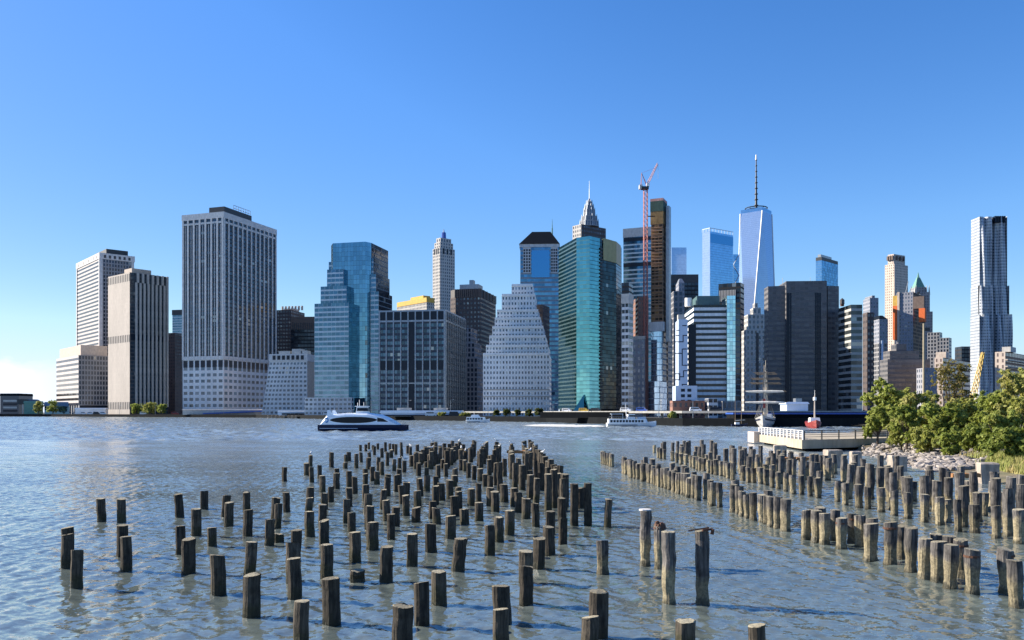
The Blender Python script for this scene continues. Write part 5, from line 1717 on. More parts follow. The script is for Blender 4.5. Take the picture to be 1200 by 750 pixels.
def tree(name, label, px, ptop, hw_px, Y, kind, n=5200, base_dz=0.0, zbase=None, dens=1.0, group='trees and bushes on the river bank', aspect=None, leaf=.21, cat='tree'):
    x = xat(px, Y)
    zb_ = bank_z(x, Y) if zbase is None else zbase
    h = zat(ptop, Y) - zb_
    rad = hw_px / F * Y
    t = thing(name, label, cat, (x, Y, zb_), 0, group)
    r = random.Random(int(px * 7 + ptop))
    # trunk and limbs
    tm = MB()
    tr_h = h * .35
    tr_r = max(.06, h * .022)
    tm.tube((0, 0, -.3), (.1, 0, tr_h), tr_r * 1.3, tr_r, 7)
    centres = []
    limbs = []
    nb = 15
    for i in range(nb):
        a = 2 * math.pi * (i * .382 + r.random() * .2)
        f_ = math.sqrt((i + .5) / nb)
        zz = h * r.uniform(.25, .93)
        env = math.sqrt(max(.05, 1 - ((zz / h - .5) / .56) ** 2))
        rr_ = rad * f_ * env * r.uniform(.7, .95)
        c = Vector((math.cos(a) * rr_, math.sin(a) * rr_ * .8, zz))
        cr_ = min(rad, h) * r.uniform(.20, .36)
        if c.z + cr_ * 1.1 > h:
            c.z = h - cr_ * 1.1
        centres.append((c, cr_))
        limbs.append(MB().tube((.1, 0, tr_h * r.uniform(.5, 1)), c, tr_r * .5, tr_r * .12, 5))
    trunk = tm.build('trunk', BARK, t)
    for l_ in limbs:
        l_.build('limb', BARK, trunk)
    # leaves: small bent quads packed towards the outside of every limb's clump
    V_, F_ = [], []
    nn = int(n * dens * 2.4)
    sub = []
    for c, cr_ in centres:
        for q in range(26):
            d = Vector((r.gauss(0, 1), r.gauss(0, 1), r.gauss(.15, .8))).normalized()
            sub.append((c + d * cr_ * (r.uniform(.2, 1.25) if q % 3 else r.uniform(.8, 1.5)), cr_ * r.uniform(.14, .34), d))
    for k_ in range(nn):
        c, cr_, d0 = sub[k_ % len(sub)]
        d = Vector((r.gauss(0, 1), r.gauss(0, 1), r.gauss(0, 1))).normalized()
        p = c + Vector((d.x, d.y, d.z * .7)) * cr_ * abs(r.gauss(0, .75))
        if p.z < .05:
            p.z = .05 + r.random() * .3
        nrm = (d * .5 + d0 * .3 + Vector((r.gauss(0, .45), r.gauss(0, .45), r.gauss(.35, .45)))).normalized()
        u = nrm.orthogonal().normalized()
        u.rotate(Matrix.Rotation(r.random() * 6.28, 3, nrm))
        w = nrm.cross(u)
        s_ = leaf * r.uniform(.6, 1.35)
        b0 = len(V_)
        V_ += [tuple(p - u * s_), tuple(p + w * s_ * .48), tuple(p + u * s_), tuple(p - w * s_ * .48)]
        F_.append((b0, b0 + 1, b0 + 2, b0 + 3))
    cm = MB()
    cm.v, cm.f = V_, [list(f_) for f_ in F_]
    cm.m = [0] * len(F_)
    cm.uv = [[(.5, .5)] * 4] * len(F_)
    cm.build('crown', LEAF[kind], t)
    return t


tree('tree', 'rounded bright green tree at the left end of the bank above the pier', 1043, 443, 31, 118, 0, 9000, zbase=1.0)
tree('tree', 'tall yellowish green tree cut by the right edge', 1203, 430, 34, 92, 1, 8000)
tree('tree', 'dark green spreading tree in the middle of the bank', 1150, 458, 40, 100, 2, 9000)
tree('tree', 'thin half-bare brownish tree sticking up behind the bushes', 1112, 421, 24, 108, 3, 1700, leaf=.15, zbase=1.2)
tree('tree', 'thin straggly olive tree rising left of the yellow crane boom', 1128, 431, 16, 112, 3, 1300, leaf=.15, zbase=1.2)
tree('bush', 'yellow-brown bush right behind the bright rounded tree', 1074, 456, 28, 105, 1, 6500, cat='bush')
tree('bush', 'bright green leafy bush in front of the dark spreading tree', 1108, 474, 28, 94, 0, 7500, cat='bush')
tree('bush', 'small tan bush next to the railing end of the pier', 1056, 490, 16, 103, 1, 3000, cat='bush')
tree('bush', 'tall green bush below the yellowish tree at the right', 1170, 480, 24, 84, 0, 6500, cat='bush')
tree('bush', 'low grey-green bush standing in the grass', 1186, 502, 24, 76, 2, 5500, cat='bush')
tree('bush', 'small fresh green bush at the top of the rocks', 1114, 507, 13, 86, 0, 3000, cat='bush')
tree('bush', 'scrubby olive bush between the rocks and the small fresh green bush', 1090, 500, 20, 94, 1, 3600, cat='bush')
tree('bush', 'round deep green bush at the base of the dark spreading tree', 1140, 498, 24, 88, 2, 5000, cat='bush')
tree('bush', 'dark background bush with orange tint near the rippled tower foot', 1178, 447, 22, 118, 1, 3600, cat='bush', zbase=1.2)
for px_, pt_, hw_, Y_, kd_, lb_ in ((1028, 472, 14, 112, 0, 'low green bush at the far left foot of the rounded tree'), (1062, 474, 18, 99, 0, 'middling green bush between the rounded tree and the yellow-brown bush'), (1094, 470, 20, 101, 1, 'yellow-green bush in front of the wooden pole'), (1128, 464, 22, 98, 1, 'yellow-green leafy bush below the straggly olive tree'), (1166, 462, 22, 94, 0, 'green bush mass just below the crane boom foot'), (1194, 466, 20, 86, 1, 'yellowish bush at the right edge below the tall yellowish tree')):
    tree('bush', lb_, px_, pt_, hw_, Y_, kd_, 5200, cat='bush')
# far-shore planting
for i, (px, py, hw_, lab) in enumerate(((160, 473, 8, 'small green tree at the foot of the beige slab tower'), (176, 471.5, 9, 'wider yellow-green tree in front of the white-finned slab side'), (190, 474, 6, 'smallest tree by the dark brown block'), (45, 470, 6, 'small tree beside the pale green-grey shed'), (62, 469, 7, 'bushy tree behind the blue pavilion'))):
    Y = shore_y(px, 12)
    tree('tree', lab, px, py, hw_, Y, 1 if i % 2 else 0, 900, zbase=ZG, group='street trees on the far waterfront', leaf=.9)
for i, (px, py, hw_, lab) in enumerate(((518, 483, 5, 'yellow-green shrub on the quay below the navy office block'), (545, 483.5, 6, 'leafy shrub on the quay just left of the motor yacht'), (582, 480, 4, 'first dark conifer on the quay below the pale ziggurat'), (594, 479.5, 5, 'second dark conifer on the quay below the pale ziggurat'), (607, 480, 4, 'third dark conifer on the quay below the pale ziggurat'), (620, 479.5, 5, 'fourth dark conifer on the quay below the pale ziggurat'), (632, 478.5, 6, 'largest dark conifer at the right foot of the pale ziggurat'), (788, 482, 5, 'round yellow tree by the highway ramp below the maze-painted building'))):
    Y = shore_y(px, 6)
    tree('shrub', lab, px, py, hw_, Y, 4 if 570 < px < 700 else 1, 900, zbase=ZG, group='shrubs on the far quay', leaf=.35, cat='shrub')

# long grass on the bank
gv = MB()
gr_ = random.Random(5)
k_ = 0
while k_ < 9000:
    y = gr_.uniform(60, 84)
    x = gr_.uniform(35, 62)
    xb_ = np.interp(y, [b_[1] for b_ in bank[::-1]], [b_[0] for b_ in bank[::-1]])
    if x < xb_ + (3.0 if y < 74 else 5.5) or x - xb_ > 16:
        continue
    z = bank_z(x, y)
    hh = gr_.uniform(.3, .85)
    a = gr_.random() * 6.28
    w_ = .06
    lx, ly = gr_.gauss(0.12, .14), gr_.gauss(0, .14)
    gv.poly([(x - w_ * math.cos(a), y - w_ * math.sin(a), z), (x + w_ * math.cos(a), y + w_ * math.sin(a), z), (x + lx, y + ly, z + hh)])
    k_ += 1
mgs, ntg, outg = newmat('long_grass')
g = G(ntg)
geo = ntg.nodes.new('ShaderNodeNewGeometry')
oc = g.coord()
gc = g.mix(g.ramp(g.noise(oc, .25, 3), .42, .6), (0.28, 0.32, 0.07), (0.46, 0.37, 0.16))
gc = g.mix(g.math('MULTIPLY', geo.outputs['Random Per Island'], .5), gc, (0.24, 0.22, 0.06))
d = g.bsdf(gc, .7)
tl = ntg.nodes.new('ShaderNodeBsdfTranslucent')
ntg.links.new(gc, tl.inputs['Color'])
ntg.links.new(g.mixsh(.3, d, tl.outputs[0]), outg.inputs[0])
tag(gv.build('grass', mgs), kind='stuff')

# pole and yellow boom above the trees
pl_ = thing('wooden_pole', 'tall bare wooden pole rising above the bushes with a small bracket', 'pole', (xat(1082.5, 112), 112, 1.2))
MB().tube((0, 0, -.5), (0, 0, zat(379, 112) - 1.2), .18, .12, 9).build('shaft', plain('pale_pole', (0.36, 0.31, 0.22), .9, scale=1.5), pl_)
MB().box(.1, .75, -.1, .1, zat(388, 112) - 1.2, zat(384, 112) - 1.2).build('bracket', M['darksteel'], pl_)
bo = thing('crane_boom', 'yellow lattice crane boom leaning up behind the bushes', 'crane', (xat(1131, 135), 135, 1.2))
p0 = Vector((0, 0, .5))
p1 = Vector((xat(1152, 135) - xat(1131, 135), 0, zat(413, 135) - 1.2))
d = (p1 - p0)
ax = d.normalized()
sd = ax.cross(Vector((0, 1, 0))).normalized()
bb = MB()
cs = []
for su in (-.45, .45):
    for sv in (-.45, .45):
        o_ = sd * su + Vector((0, sv, 0))
        bb.tube(p0 + o_, p1 + o_ * .35, .075, .06, 5)
        cs.append(o_)
for i in range(14):
    for a_, c_ in ((0, 1), (1, 3), (3, 2), (2, 0)):
        q0 = p0 + d * (i / 14) + cs[a_] * (1 - .65 * i / 14)
        q1 = p0 + d * ((i + 1) / 14) + cs[c_] * (1 - .65 * (i + 1) / 14)
        bb.tube(q0, q1, .035, n=4)
bb.build('lattice', M['yellow'], bo)
MB().tube(p1, p1 + Vector((.9, 0, -2.5)), .03, n=3).build('hoist_rope', M['darksteel'], bo)


# ------------------------------------------------------------------ small traffic and lamps on the far waterfront
def vehicle(px, Y, z, L, hh, col, label, cat, name, yaw=0.0):
    t = thing(name, label, cat, (xat(px, Y), Y, z), yaw, 'vehicles on the far waterfront')
    w = 1.9
    MB().prism([(-L / 2, -w / 2), (L / 2, -w / 2), (L / 2, w / 2), (-L / 2, w / 2)], .35, hh * .58, 0, 3, 3, 0).build('body', col, t)
    MB().prism([(-L * .48, -w * .47), (L * .36, -w * .47), (L * .36, w * .47), (-L * .48, w * .47)], hh * .58 + .003, hh, 0, 3, 3, 0, [(-L * .45, -w * .42), (L * .24, -w * .42), (L * .24, w * .42), (-L * .45, w * .42)]).build('cab', col, t)
    MB().box(-L * .40, L * .27, -w * .475, -w * .44, hh * .62, hh * .86).build('window', M['darkglass'], t)
    for sx in (-.32, .32):
        MB().tube((L * sx, -w * .5, .36), (L * sx, -w * .36, .36), .36, .36, 10).build('wheel', M['darksteel'], t)
    return t


VC = {'white': M['white'], 'yellow': M['yellow'], 'dark': M['darksteel'], 'red': M['red'], 'blue': M['blue']}
for px, col, lab in ((98, 'white', 'white van parked nearest the low striped block'), (106, 'white', 'white van parked between two others below the striped tower'), (113, 'dark', 'dark van parked below the striped tower'), (121, 'white', 'white van parked right before the beige slab'), (168, 'white', 'white van parked by the small trees under the beige slab'), (205, 'red', 'red van parked under the dark brown block'), (232, 'white', 'white van at the left end of the long low terminal'), (384, 'white', 'white van on the quay just behind the ferry stern'), (470, 'yellow', 'yellow van on the quay below the navy office block'), (505, 'white', 'white van on the quay below the middle of the navy block'), (533, 'dark', 'dark van on the quay near the leafy shrub')):
    Y = shore_y(px, 8)
    vehicle(px, Y, ZG - .02, 6.5, 2.9, VC[col], lab, 'van', 'van')
for px, col, lab in ((664, 'white', 'white car on the elevated highway below the left facet of the teal tower'), (684, 'yellow', 'yellow car on the elevated highway below the bright teal facet'), (698, 'dark', 'dark car on the elevated highway below the dark teal facet'), (733, 'white', 'white car on the elevated highway below the white-framed building'), (752, 'blue', 'blue car on the elevated highway below the weathered beige building'), (815, 'white', 'white car on the elevated highway below the dark brick building'), (838, 'dark', 'dark car on the elevated highway below the low window-grid building')):
    Y = shore_y(px, 37)
    vehicle(px, Y, 5.1, 4.6, 1.9, VC[col], lab, 'car', 'car', -.5 if px < 800 else -.1)
for i, px in enumerate((140, 182, 225, 262, 300, 395, 435, 478, 528, 572, 648, 690, 772, 812)):
    Y = shore_y(px, 5)
    where = ('the beige slab corner', 'the white-finned slab side', 'the left end of the long terminal', 'the grid tower corner', 'the right end of the long terminal', 'the stepped blue tower podium', 'the right edge of the stepped blue tower', 'the left part of the navy block', 'the right part of the navy block', 'the left foot of the ziggurat', 'the gap left of the teal tower', 'the middle of the teal tower', 'the unfinished tower', 'the dark brick building')[i]
    t = thing('street_lamp', 'thin grey quay lamp post standing before ' + where, 'lamp', (xat(px, Y), Y, ZG), 0, 'lamp posts along the far quay')
    hh = 9.5 if px < 560 else 6.5
    MB().tube((0, 0, 0), (0, 0, hh), .16, .09, 6).build('post', M['steel'], t)
    MB().tube((0, 0, hh), (1.5, 0, hh + .25), .07, .06, 5).build('arm', M['steel'], t)
    MB().box(1.2, 2.0, -.18, .18, hh + .15, hh + .32).build('lamp_head', M['white'], t)
# timber dock beside the white pier shed
dk = thing('timber_dock', 'low tan timber dock on short piles left of the big ferry', 'dock', (xat(352, 700), shore_y(352, -14), 0))
MB().box(-16, 20, 0, 6, 1.5, 1.9).build('deck', M['timber'], dk)
for i in range(12):
    MB().tube((-15 + i * 3.1, .4, -1), (-15 + i * 3.1, .4, 2.4), .32, .28, 7).build('dock_pile', M['beige'], dk)

# ------------------------------------------------------------------ the old timber piles
def pile_mat(name, dark, mid, band, band_h):
    m, nt, out = newmat(name)
    g = G(nt)
    oc = g.coord()
    geo = nt.nodes.new('ShaderNodeNewGeometry')
    oi = nt.nodes.new('ShaderNodeObjectInfo')
    rnd = g.math('FRACT', g.math('ADD', oi.outputs['Random'], geo.outputs['Random Per Island']))
    off = g.comb(g.math('MULTIPLY', rnd, 50), g.math('MULTIPLY', rnd, 31), g.math('MULTIPLY', rnd, 17))
    av = nt.nodes.new('ShaderNodeVectorMath')
    av.operation = 'ADD'
    nt.links.new(oc, av.inputs[0])
    nt.links.new(off, av.inputs[1])
    v = av.outputs[0]
    streak = g.noise(g.mapping(v, (16, 16, 1.1)), 1.0, 5, .65)
    blot = g.noise(v, 3.2, 5, .6)
    z = g.sep(oc)[2]
    c = g.mix(g.ramp(streak, .3, .72), dark, mid)
    c = g.mix(g.math('MULTIPLY', g.ramp(blot, .45, .7), .7), c, scale3(dark, .55))
    # marine growth up to the tide line
    edge = g.math('ADD', z, g.math('MULTIPLY', g.math('SUBTRACT', blot, .5), .9))
    tide = g.math('SUBTRACT', 1.0, g.ramp(g.math('SUBTRACT', edge, g.math('MULTIPLY', rnd, .35)), band_h - .30, band_h + .0))
    bc = g.mix(g.ramp(g.noise(v, 14, 4, .7), .35, .7), scale3(band, .45), band)
    c = g.mix(g.math('MULTIPLY', tide, .85), c, bc)
    wet = g.math('SUBTRACT', 1.0, g.ramp(edge, .02, .22))
    c = g.mix(g.math('MULTIPLY', wet, .85), c, (0.020, 0.020, 0.010))
    nz = g.sep(geo.outputs['Normal'])[2]
    top = g.ramp(nz, .55, .8)
    rings = g.noise(v, 9, 4)
    tc = g.mix(rings, (0.16, 0.14, 0.095), (0.40, 0.36, 0.25))
    c = g.mix(top, c, tc)
    k = g.math('ADD', .65, g.math('MULTIPLY', rnd, .7))
    kc = nt.nodes.new('ShaderNodeMix')
    kc.data_type = 'RGBA'
    kc.blend_type = 'MULTIPLY'
    kc.inputs[0].default_value = 1
    nt.links.new(c, kc.inputs[6])
    nt.links.new(g.comb(k, k, k), kc.inputs[7])
    bmp = g.bump(g.math('ADD', streak, g.math('MULTIPLY', blot, .6)), .7, .05)
    rough = g.math('SUBTRACT', .9, g.math('MULTIPLY', wet, .5))
    nt.links.new(g.bsdf(kc.outputs[2], rough, 0, bmp, spec=.3), out.inputs[0])
    return m


PM = {'L': pile_mat('dark_brown_pile_timber', (0.026, 0.023, 0.019), (0.115, 0.095, 0.070), (0.055, 0.052, 0.026), .25),
      'R': pile_mat('grey_pile_timber_with_barnacles', (0.035, 0.034, 0.036), (0.19, 0.175, 0.16), (0.34, 0.29, 0.18), .74)}


def pile_geom(mb, h, r, kind, rd, ox=0, oy=0, tx=0, ty=0):
    n = 14
    zs = [-1.3, -.25, .0]
    k = max(3, int(h / .22))
    zs += [h * (i + 1) / k for i in range(k)]
    zs = [z for z in zs if z < h - .015] + [h - .015, h]
    ph = rd.random() * 6.28
    ridge = [1 + rd.gauss(0, .045) for _ in range(n)]
    drift = [(rd.gauss(0, .008), rd.gauss(0, .008)) for _ in zs]
    sl = rd.gauss(0, .028), rd.gauss(0, .028)
    rings = []
    for j, z in enumerate(zs):
        f = 1 + rd.gauss(0, .012)
        if kind == 'R':
            q = z / max(h, .8)
            f *= 1 - .17 * math.exp(-((z - .30) / .22) ** 2) + .10 * math.exp(-((z + .1) / .15) ** 2)
            f *= 1 + .03 * math.sin(z * 5 + ph)
        else:
            f *= 1 + .05 * math.exp(-((z) / .15) ** 2)
        if j == len(zs) - 1:
            f *= .955
        ring = []
        for i in range(n):
            a = 2 * math.pi * i / n + ph * .1
            rr = r * f * ridge[i] * (1 + rd.gauss(0, .012))
            x, y = math.cos(a) * rr, math.sin(a) * rr
            zz = z
            if z > h - .05:
                zz = z + (x * sl[0] + y * sl[1]) / r * .6
                if rd.random() < .16:
                    zz -= rd.random() * .05
            if j > 2:
                x += drift[j][0]
                y += drift[j][1]
            ring.append((ox + x + tx * z, oy + y + ty * z, zz))
        rings.append(ring)
    mb.loft(rings)
    return mb


def P3(lst, x0, y0, s):
    return [(x0 + x / s, y0 + t / s, y0 + b / s) for x, t, b in lst]


LEFT = []
LEFT += P3([(357, 252, 333), (428, 254, 336), (238, 354, 460), (235, 378, 497), (270, 433, 567), (428, 346, 455), (444, 386, 507), (632, 237, 318), (718, 226, 290), (690, 288, 383), (792, 242, 318), (804, 266, 350), (866, 230, 300), (870, 292, 385), (635, 348, 448), (661, 394, 515), (746, 354, 420), (769, 451, 588), (877, 405, 528), (884, 520, 668), (1000, 142, 193), (1092, 100, 140), (1078, 128, 172), (1096, 142, 197), (1123, 135, 182), (1165, 90, 143), (1134, 172, 230), (1184, 147, 205), (1182, 163, 218), (1090, 213, 262), (1163, 211, 265), (1085, 250, 310), (1140, 233, 290), (1135, 273, 345), (1090, 298, 385), (1008, 231, 300), (966, 249, 330), (974, 270, 357), (946, 325, 418), (978, 376, 407), (1140, 330, 413), (1037, 363, 470), (1030, 408, 550), (1036, 462, 605), (1150, 413, 535), (1057, 613, 775), (1166, 532, 693)], 0, 500, 3)
LEFT += P3([(640, 208, 270), (667, 185, 265), (635, 275, 332), (730, 200, 327), (775, 190, 278), (767, 122, 178), (815, 120, 180), (842, 100, 160), (878, 125, 165), (890, 135, 212), (922, 108, 163), (957, 150, 235), (988, 100, 185), (1026, 108, 165), (1055, 115, 180), (1079, 115, 208), (1128, 100, 165), (1130, 165, 238), (1183, 128, 198), (847, 188, 265), (838, 235, 340), (927, 235, 350), (957, 272, 388), (1005, 185, 307), (1040, 165, 235), (1065, 248, 352), (1110, 235, 330), (1152, 262, 365), (668, 352, 490), (720, 403, 550), (810, 333, 410), (810, 375, 468), (873, 315, 440), (913, 357, 470), (1008, 380, 450), (1003, 405, 572), (1085, 385, 530), (1108, 335, 460), (1168, 450, 590), (1140, 478, 640), (1170, 565, 740), (815, 472, 620), (830, 555, 720), (965, 515, 690), (1000, 608, 790), (850, 657, 865), (1075, 668, 840), (670, 500, 665), (648, 600, 810)], 320, 505, 7.5)
LEFT += P3([(337, 302, 372), (350, 370, 475), (410, 335, 430), (358, 503, 545), (457, 421, 545), (475, 307, 398), (548, 377, 490), (617, 341, 440), (684, 313, 393), (710, 393, 508), (822, 348, 450), (854, 317, 402), (890, 294, 382), (645, 508, 625), (583, 547, 700), (512, 630, 785), (866, 560, 690), (862, 640, 795)], 300, 500, 3)
LEFT += P3([(158, 140, 215), (168, 215, 312), (205, 185, 310), (218, 120, 180), (245, 175, 282), (285, 142, 212), (228, 280, 395), (293, 270, 320), (325, 208, 330), (300, 325, 395), (300, 390, 530), (245, 415, 570), (390, 205, 288), (367, 110, 162), (400, 300, 415), (440, 250, 330), (467, 288, 402), (380, 398, 475), (377, 483, 645), (432, 458, 615), (507, 430, 590), (540, 390, 490), (552, 330, 445), (575, 492, 560), (583, 530, 690), (545, 572, 745), (220, 525, 670), (207, 672, 800), (350, 618, 770), (390, 678, 820), (632, 685, 820), (690, 505, 655), (755, 460, 620), (760, 628, 790), (860, 497, 660), (905, 533, 710), (985, 470, 620), (1068, 500, 660), (1110, 540, 715), (1170, 590, 770)], 460, 505, 7.5)
LEFT += P3([(600, 250, 345), (635, 255, 355), (668, 280, 410), (715, 305, 430), (770, 330, 440), (815, 380, 490), (858, 395, 510), (850, 250, 390), (905, 280, 480), (945, 275, 540), (1075, 280, 500), (985, 245, 400), (1045, 210, 420), (1120, 240, 470), (1170, 200, 430), (1035, 330, 500)], 460, 505, 7.5)
LEFT += P3([(235, 181, 270), (234, 269, 352), (277, 166, 295), (284, 297, 380), (282, 352, 450), (243, 392, 500), (200, 437, 550), (200, 490, 625), (328, 320, 413), (325, 250, 330), (300, 150, 285), (331, 168, 260), (322, 172, 255), (370, 200, 347), (417, 198, 347), (442, 250, 345), (393, 215, 285), (485, 254, 353), (469, 400, 517), (618, 295, 487), (670, 348, 500), (702, 368, 620), (820, 366, 625), (450, 578, 740), (423, 670, 805), (762, 680, 815), (1011, 696, 835)], 550, 500, 3)
LEFT += P3([(235, 345, 470), (230, 385, 600), (340, 280, 520), (400, 320, 560), (285, 260, 440), (165, 300, 520), (205, 440, 600)], 590, 505, 7.5)

MIDROW, ROWB, FARROW = [], [], []
ROWB += P3([(145, 252, 365), (183, 255, 375), (217, 265, 385), (255, 252, 370), (281, 283, 400), (200, 243, 355), (236, 247, 360), (325, 268, 380), (353, 273, 390), (390, 305, 445), (397, 285, 400), (466, 300, 460), (510, 312, 440), (546, 320, 490), (594, 362, 515), (645, 345, 490), (650, 373, 530), (693, 352, 500), (697, 385, 550), (738, 365, 510), (779, 403, 570), (826, 413, 582), (908, 400, 572), (950, 446, 622)], 900, 520, 3.26)
FARROW += P3([(25, 205, 305), (75, 215, 320), (100, 225, 330), (128, 225, 345), (152, 235, 350), (180, 240, 355), (232, 255, 370), (260, 260, 380), (292, 250, 385), (340, 265, 400), (375, 265, 405), (405, 280, 420), (440, 280, 430), (490, 300, 430), (530, 305, 440), (580, 320, 455), (625, 325, 460), (685, 320, 465), (735, 335, 480), (785, 345, 495), (840, 360, 510), (905, 370, 530), (970, 385, 550), (1045, 390, 560), (1120, 400, 575), (1190, 410, 590)], 800, 505, 7.5)
FARROW += P3([(265, 142, 222), (295, 150, 235), (348, 155, 245), (382, 165, 250), (433, 168, 262), (483, 180, 275), (535, 185, 285), (598, 193, 300), (658, 203, 310), (727, 213, 335), (792, 232, 340), (872, 237, 360), (960, 250, 380)], 900, 520, 3.26)
FARROW += P3([(575, 125, 195), (612, 145, 240), (632, 150, 245), (664, 163, 250), (735, 180, 262), (772, 192, 280), (812, 200, 300)], 690, 505, 7.5)
MIDROW += P3([(118, 178, 290), (135, 182, 295), (153, 190, 300), (172, 193, 305), (190, 198, 315), (208, 203, 318)], 690, 505, 7.5)
pr = random.Random(12)
ALL = []                                                   # (X, Y, h, r, kind, group key)


def put(px, pt, pb, kind, grp, r=None):
    Y = H0 * 1000 / (pb - HZ)
    h = zat(pt, Y)
    ALL.append([xat(px, Y), Y, max(.2, h), r or pr.uniform(.165, .215), kind, grp])


for a in LEFT:
    put(*a, 'R' if (640 < a[0] < 830 and a[1] < 640 and a[0] > 692 and a[2] > 650) else 'L', 'field')
# dense far block of the left field, rows running away from the eye
for i in range(9):
    for j in range(15):
        X = -8.6 + i * 1.42 + pr.gauss(0, .12)
        Y = 68 + j * 2.35 + pr.gauss(0, .3)
        if Y < 74 and X < -2.5:
            continue
        if Y > 100 and pr.random() < .25 or pr.random() < .10:
            continue
        if X > 2.1 + (100 - Y) * .012:
            continue
        ALL.append([X, Y, pr.uniform(1.15, 1.75), pr.uniform(.17, .22), 'L', 'dense'])
# right edge of the block: a tight line coming towards the eye
for j in range(24):
    Y = 43 + j * 2.35 + pr.gauss(0, .3)
    ALL.append([2.7 - (Y - 43) * .012 + pr.gauss(0, .12), Y, pr.uniform(1.5, 1.9), pr.uniform(.18, .22), 'L', 'dense'])
# middle row
t_ = 0.0
while t_ < 1:
    p0, p1 = Vector((9.05, 69.5)), Vector((11.55, 35.2))
    q = p0.lerp(p1, t_)
    gap = any(abs(q.y - g_) < .55 for g_ in (47.2, 43.6))
    if not gap:
        ALL.append([q.x + pr.gauss(0, .09), q.y, pr.uniform(1.12, 1.4), pr.uniform(.165, .215), 'R', 'mid'])
        if pr.random() < .45:
            ALL.append([q.x + pr.uniform(.7, 1.0), q.y + pr.gauss(0, .2), pr.uniform(1.25, 1.65), pr.uniform(.17, .21), 'R', 'midback'])
    t_ += (pr.uniform(.62, .86)) / 34.4
for a in MIDROW:
    put(*a, 'R', 'mid', .17)
for a in ROWB:
    put(*a, 'R', 'near', pr.uniform(.185, .22))
for a in FARROW:
    put(*a, 'R', 'long')
# rows behind the long row, up to the bank
for k in range(6):
    Y = 34.5
    while Y < 97:
        X = 15.6 + (96 - Y) * .051 + 1.25 + k * 1.55 + pr.gauss(0, .13)
        lim = np.interp(Y, [30, 45, 57, 69, 81, 97], [34, 33, 31.8, 34.5, 35.5, 33.0])
        kmax = np.interp(Y, [34, 60, 75, 88, 97], [6, 6, 4.5, 3.2, 1.2])
        if X < lim and k < kmax and pr.random() < .74:
            ALL.append([X, Y, pr.uniform(1.5, 2.1) if pr.random() < .75 else pr.uniform(.9, 1.4), pr.uniform(.175, .23), 'R', 'back'])
        Y += pr.uniform(1.3, 2.1)

# drop piles that would run into one another
keep = []
for p in ALL:
    if all((p[0] - q[0]) ** 2 + (p[1] - q[1]) ** 2 > (p[3] + q[3] + .05) ** 2 for q in keep):
        keep.append(p)
ALL = keep


def vis_area(p):
    px, pb = 600 + p[0] / p[1] * F, HZ + H0 / p[1] * F
    if not (-5 < px < 1205):
        return 0
    return p[2] * p[3] / p[1] ** 2


ALL.sort(key=vis_area, reverse=True)
SINGLE, REST = ALL[:292], ALL[292:]

ORD = 'nearest second third fourth fifth sixth seventh eighth ninth tenth eleventh twelfth thirteenth fourteenth fifteenth sixteenth seventeenth eighteenth nineteenth twentieth'.split()
ORD += ['twenty-' + o for o in ['first'] + ORD[1:9]] + ['thirtieth'] + ['thirty-' + o for o in ['first'] + ORD[1:9]] + ['fortieth'] + ['forty-' + o for o in ['first'] + ORD[1:9]] + ['fiftieth'] + ['fifty-' + o for o in ['first'] + ORD[1:9]]
LAND_L = [(0, 126, 'the low striped office block'), (126, 197, 'the beige slab'), (197, 262, "the grid tower's left face"), (262, 324, "the grid tower's right face"), (324, 371, 'the slanting concrete building'), (371, 415, "the stepped blue tower's left half"), (415, 446, "the stepped blue tower's right half"), (446, 480, "the navy block's left third"), (480, 513, "the navy block's middle"), (513, 546, "the navy block's right third"), (546, 566, 'the white motor yacht'), (566, 592, "the ziggurat's left third"), (592, 618, "the ziggurat's middle"), (618, 654, "the ziggurat's right third"), (654, 678, "the teal tower's left facet"), (678, 704, "the teal tower's bright middle"), (704, 729, "the teal tower's dark side"), (729, 784, 'the unfinished tower'), (784, 832, 'the maze-painted building'), (832, 900, 'the tall ship')]
LAND_R = [(760, 832, 'the maze-painted building'), (832, 868, 'the cyan glass edge'), (868, 912, 'the tall ship'), (912, 946, 'the sunlit pier end'), (946, 987, 'the lightship'), (987, 1012, 'the banded tank building'), (1012, 1045, 'the rounded green tree'), (1045, 1075, 'the netted unfinished tower'), (1075, 1105, 'the wooden pole'), (1105, 1136, 'the thin half-bare tree'), (1136, 1185, 'the rippled tower'), (1185, 1300, 'the right edge block')]


def landmark(p, table):
    px = 600 + p[0] / p[1] * F
    for a, c, nm in table:
        if a <= px < c:
            return nm
    return table[-1][2] if px > 600 else table[0][2]


buckets = {}
for p in SINGLE:
    g_ = p[5]
    if g_ in ('field', 'dense'):
        key = ('field', landmark(p, LAND_L))
    elif g_ == 'back':
        key = ('back', landmark(p, LAND_R))
    else:
        key = (g_, '')
    buckets.setdefault(key, []).append(p)
labels = {}
for (g_, nm), ps in buckets.items():
    ps.sort(key=lambda p: p[1])
    for i, p in enumerate(ps):
        o_ = ORD[i] if i == 0 else ORD[i] + ' nearest'
        h = p[2]
        adj = 'stubby ' if h < .55 else ('tall ' if h > 1.65 else '')
        if g_ == 'field':
            s_ = f'{adj}dark pile, {o_} loose one below {nm}'
        elif g_ == 'back':
            s_ = f'{adj}grey pile behind the long row, {o_} below {nm}'
        elif g_ == 'mid':
            s_ = f'{adj}pale-footed pile, {o_} in the tight middle row'
        elif g_ == 'midback':
            s_ = f'{adj}dark pile just behind the tight middle row, {o_} there'
        elif g_ == 'near':
            s_ = f'{adj}pile with worn waist, {o_} in the nearest row at the right'
        else:
            s_ = f'{adj}barnacled pile, {o_} along the long row in front of the pier'
        labels[id(p)] = s_
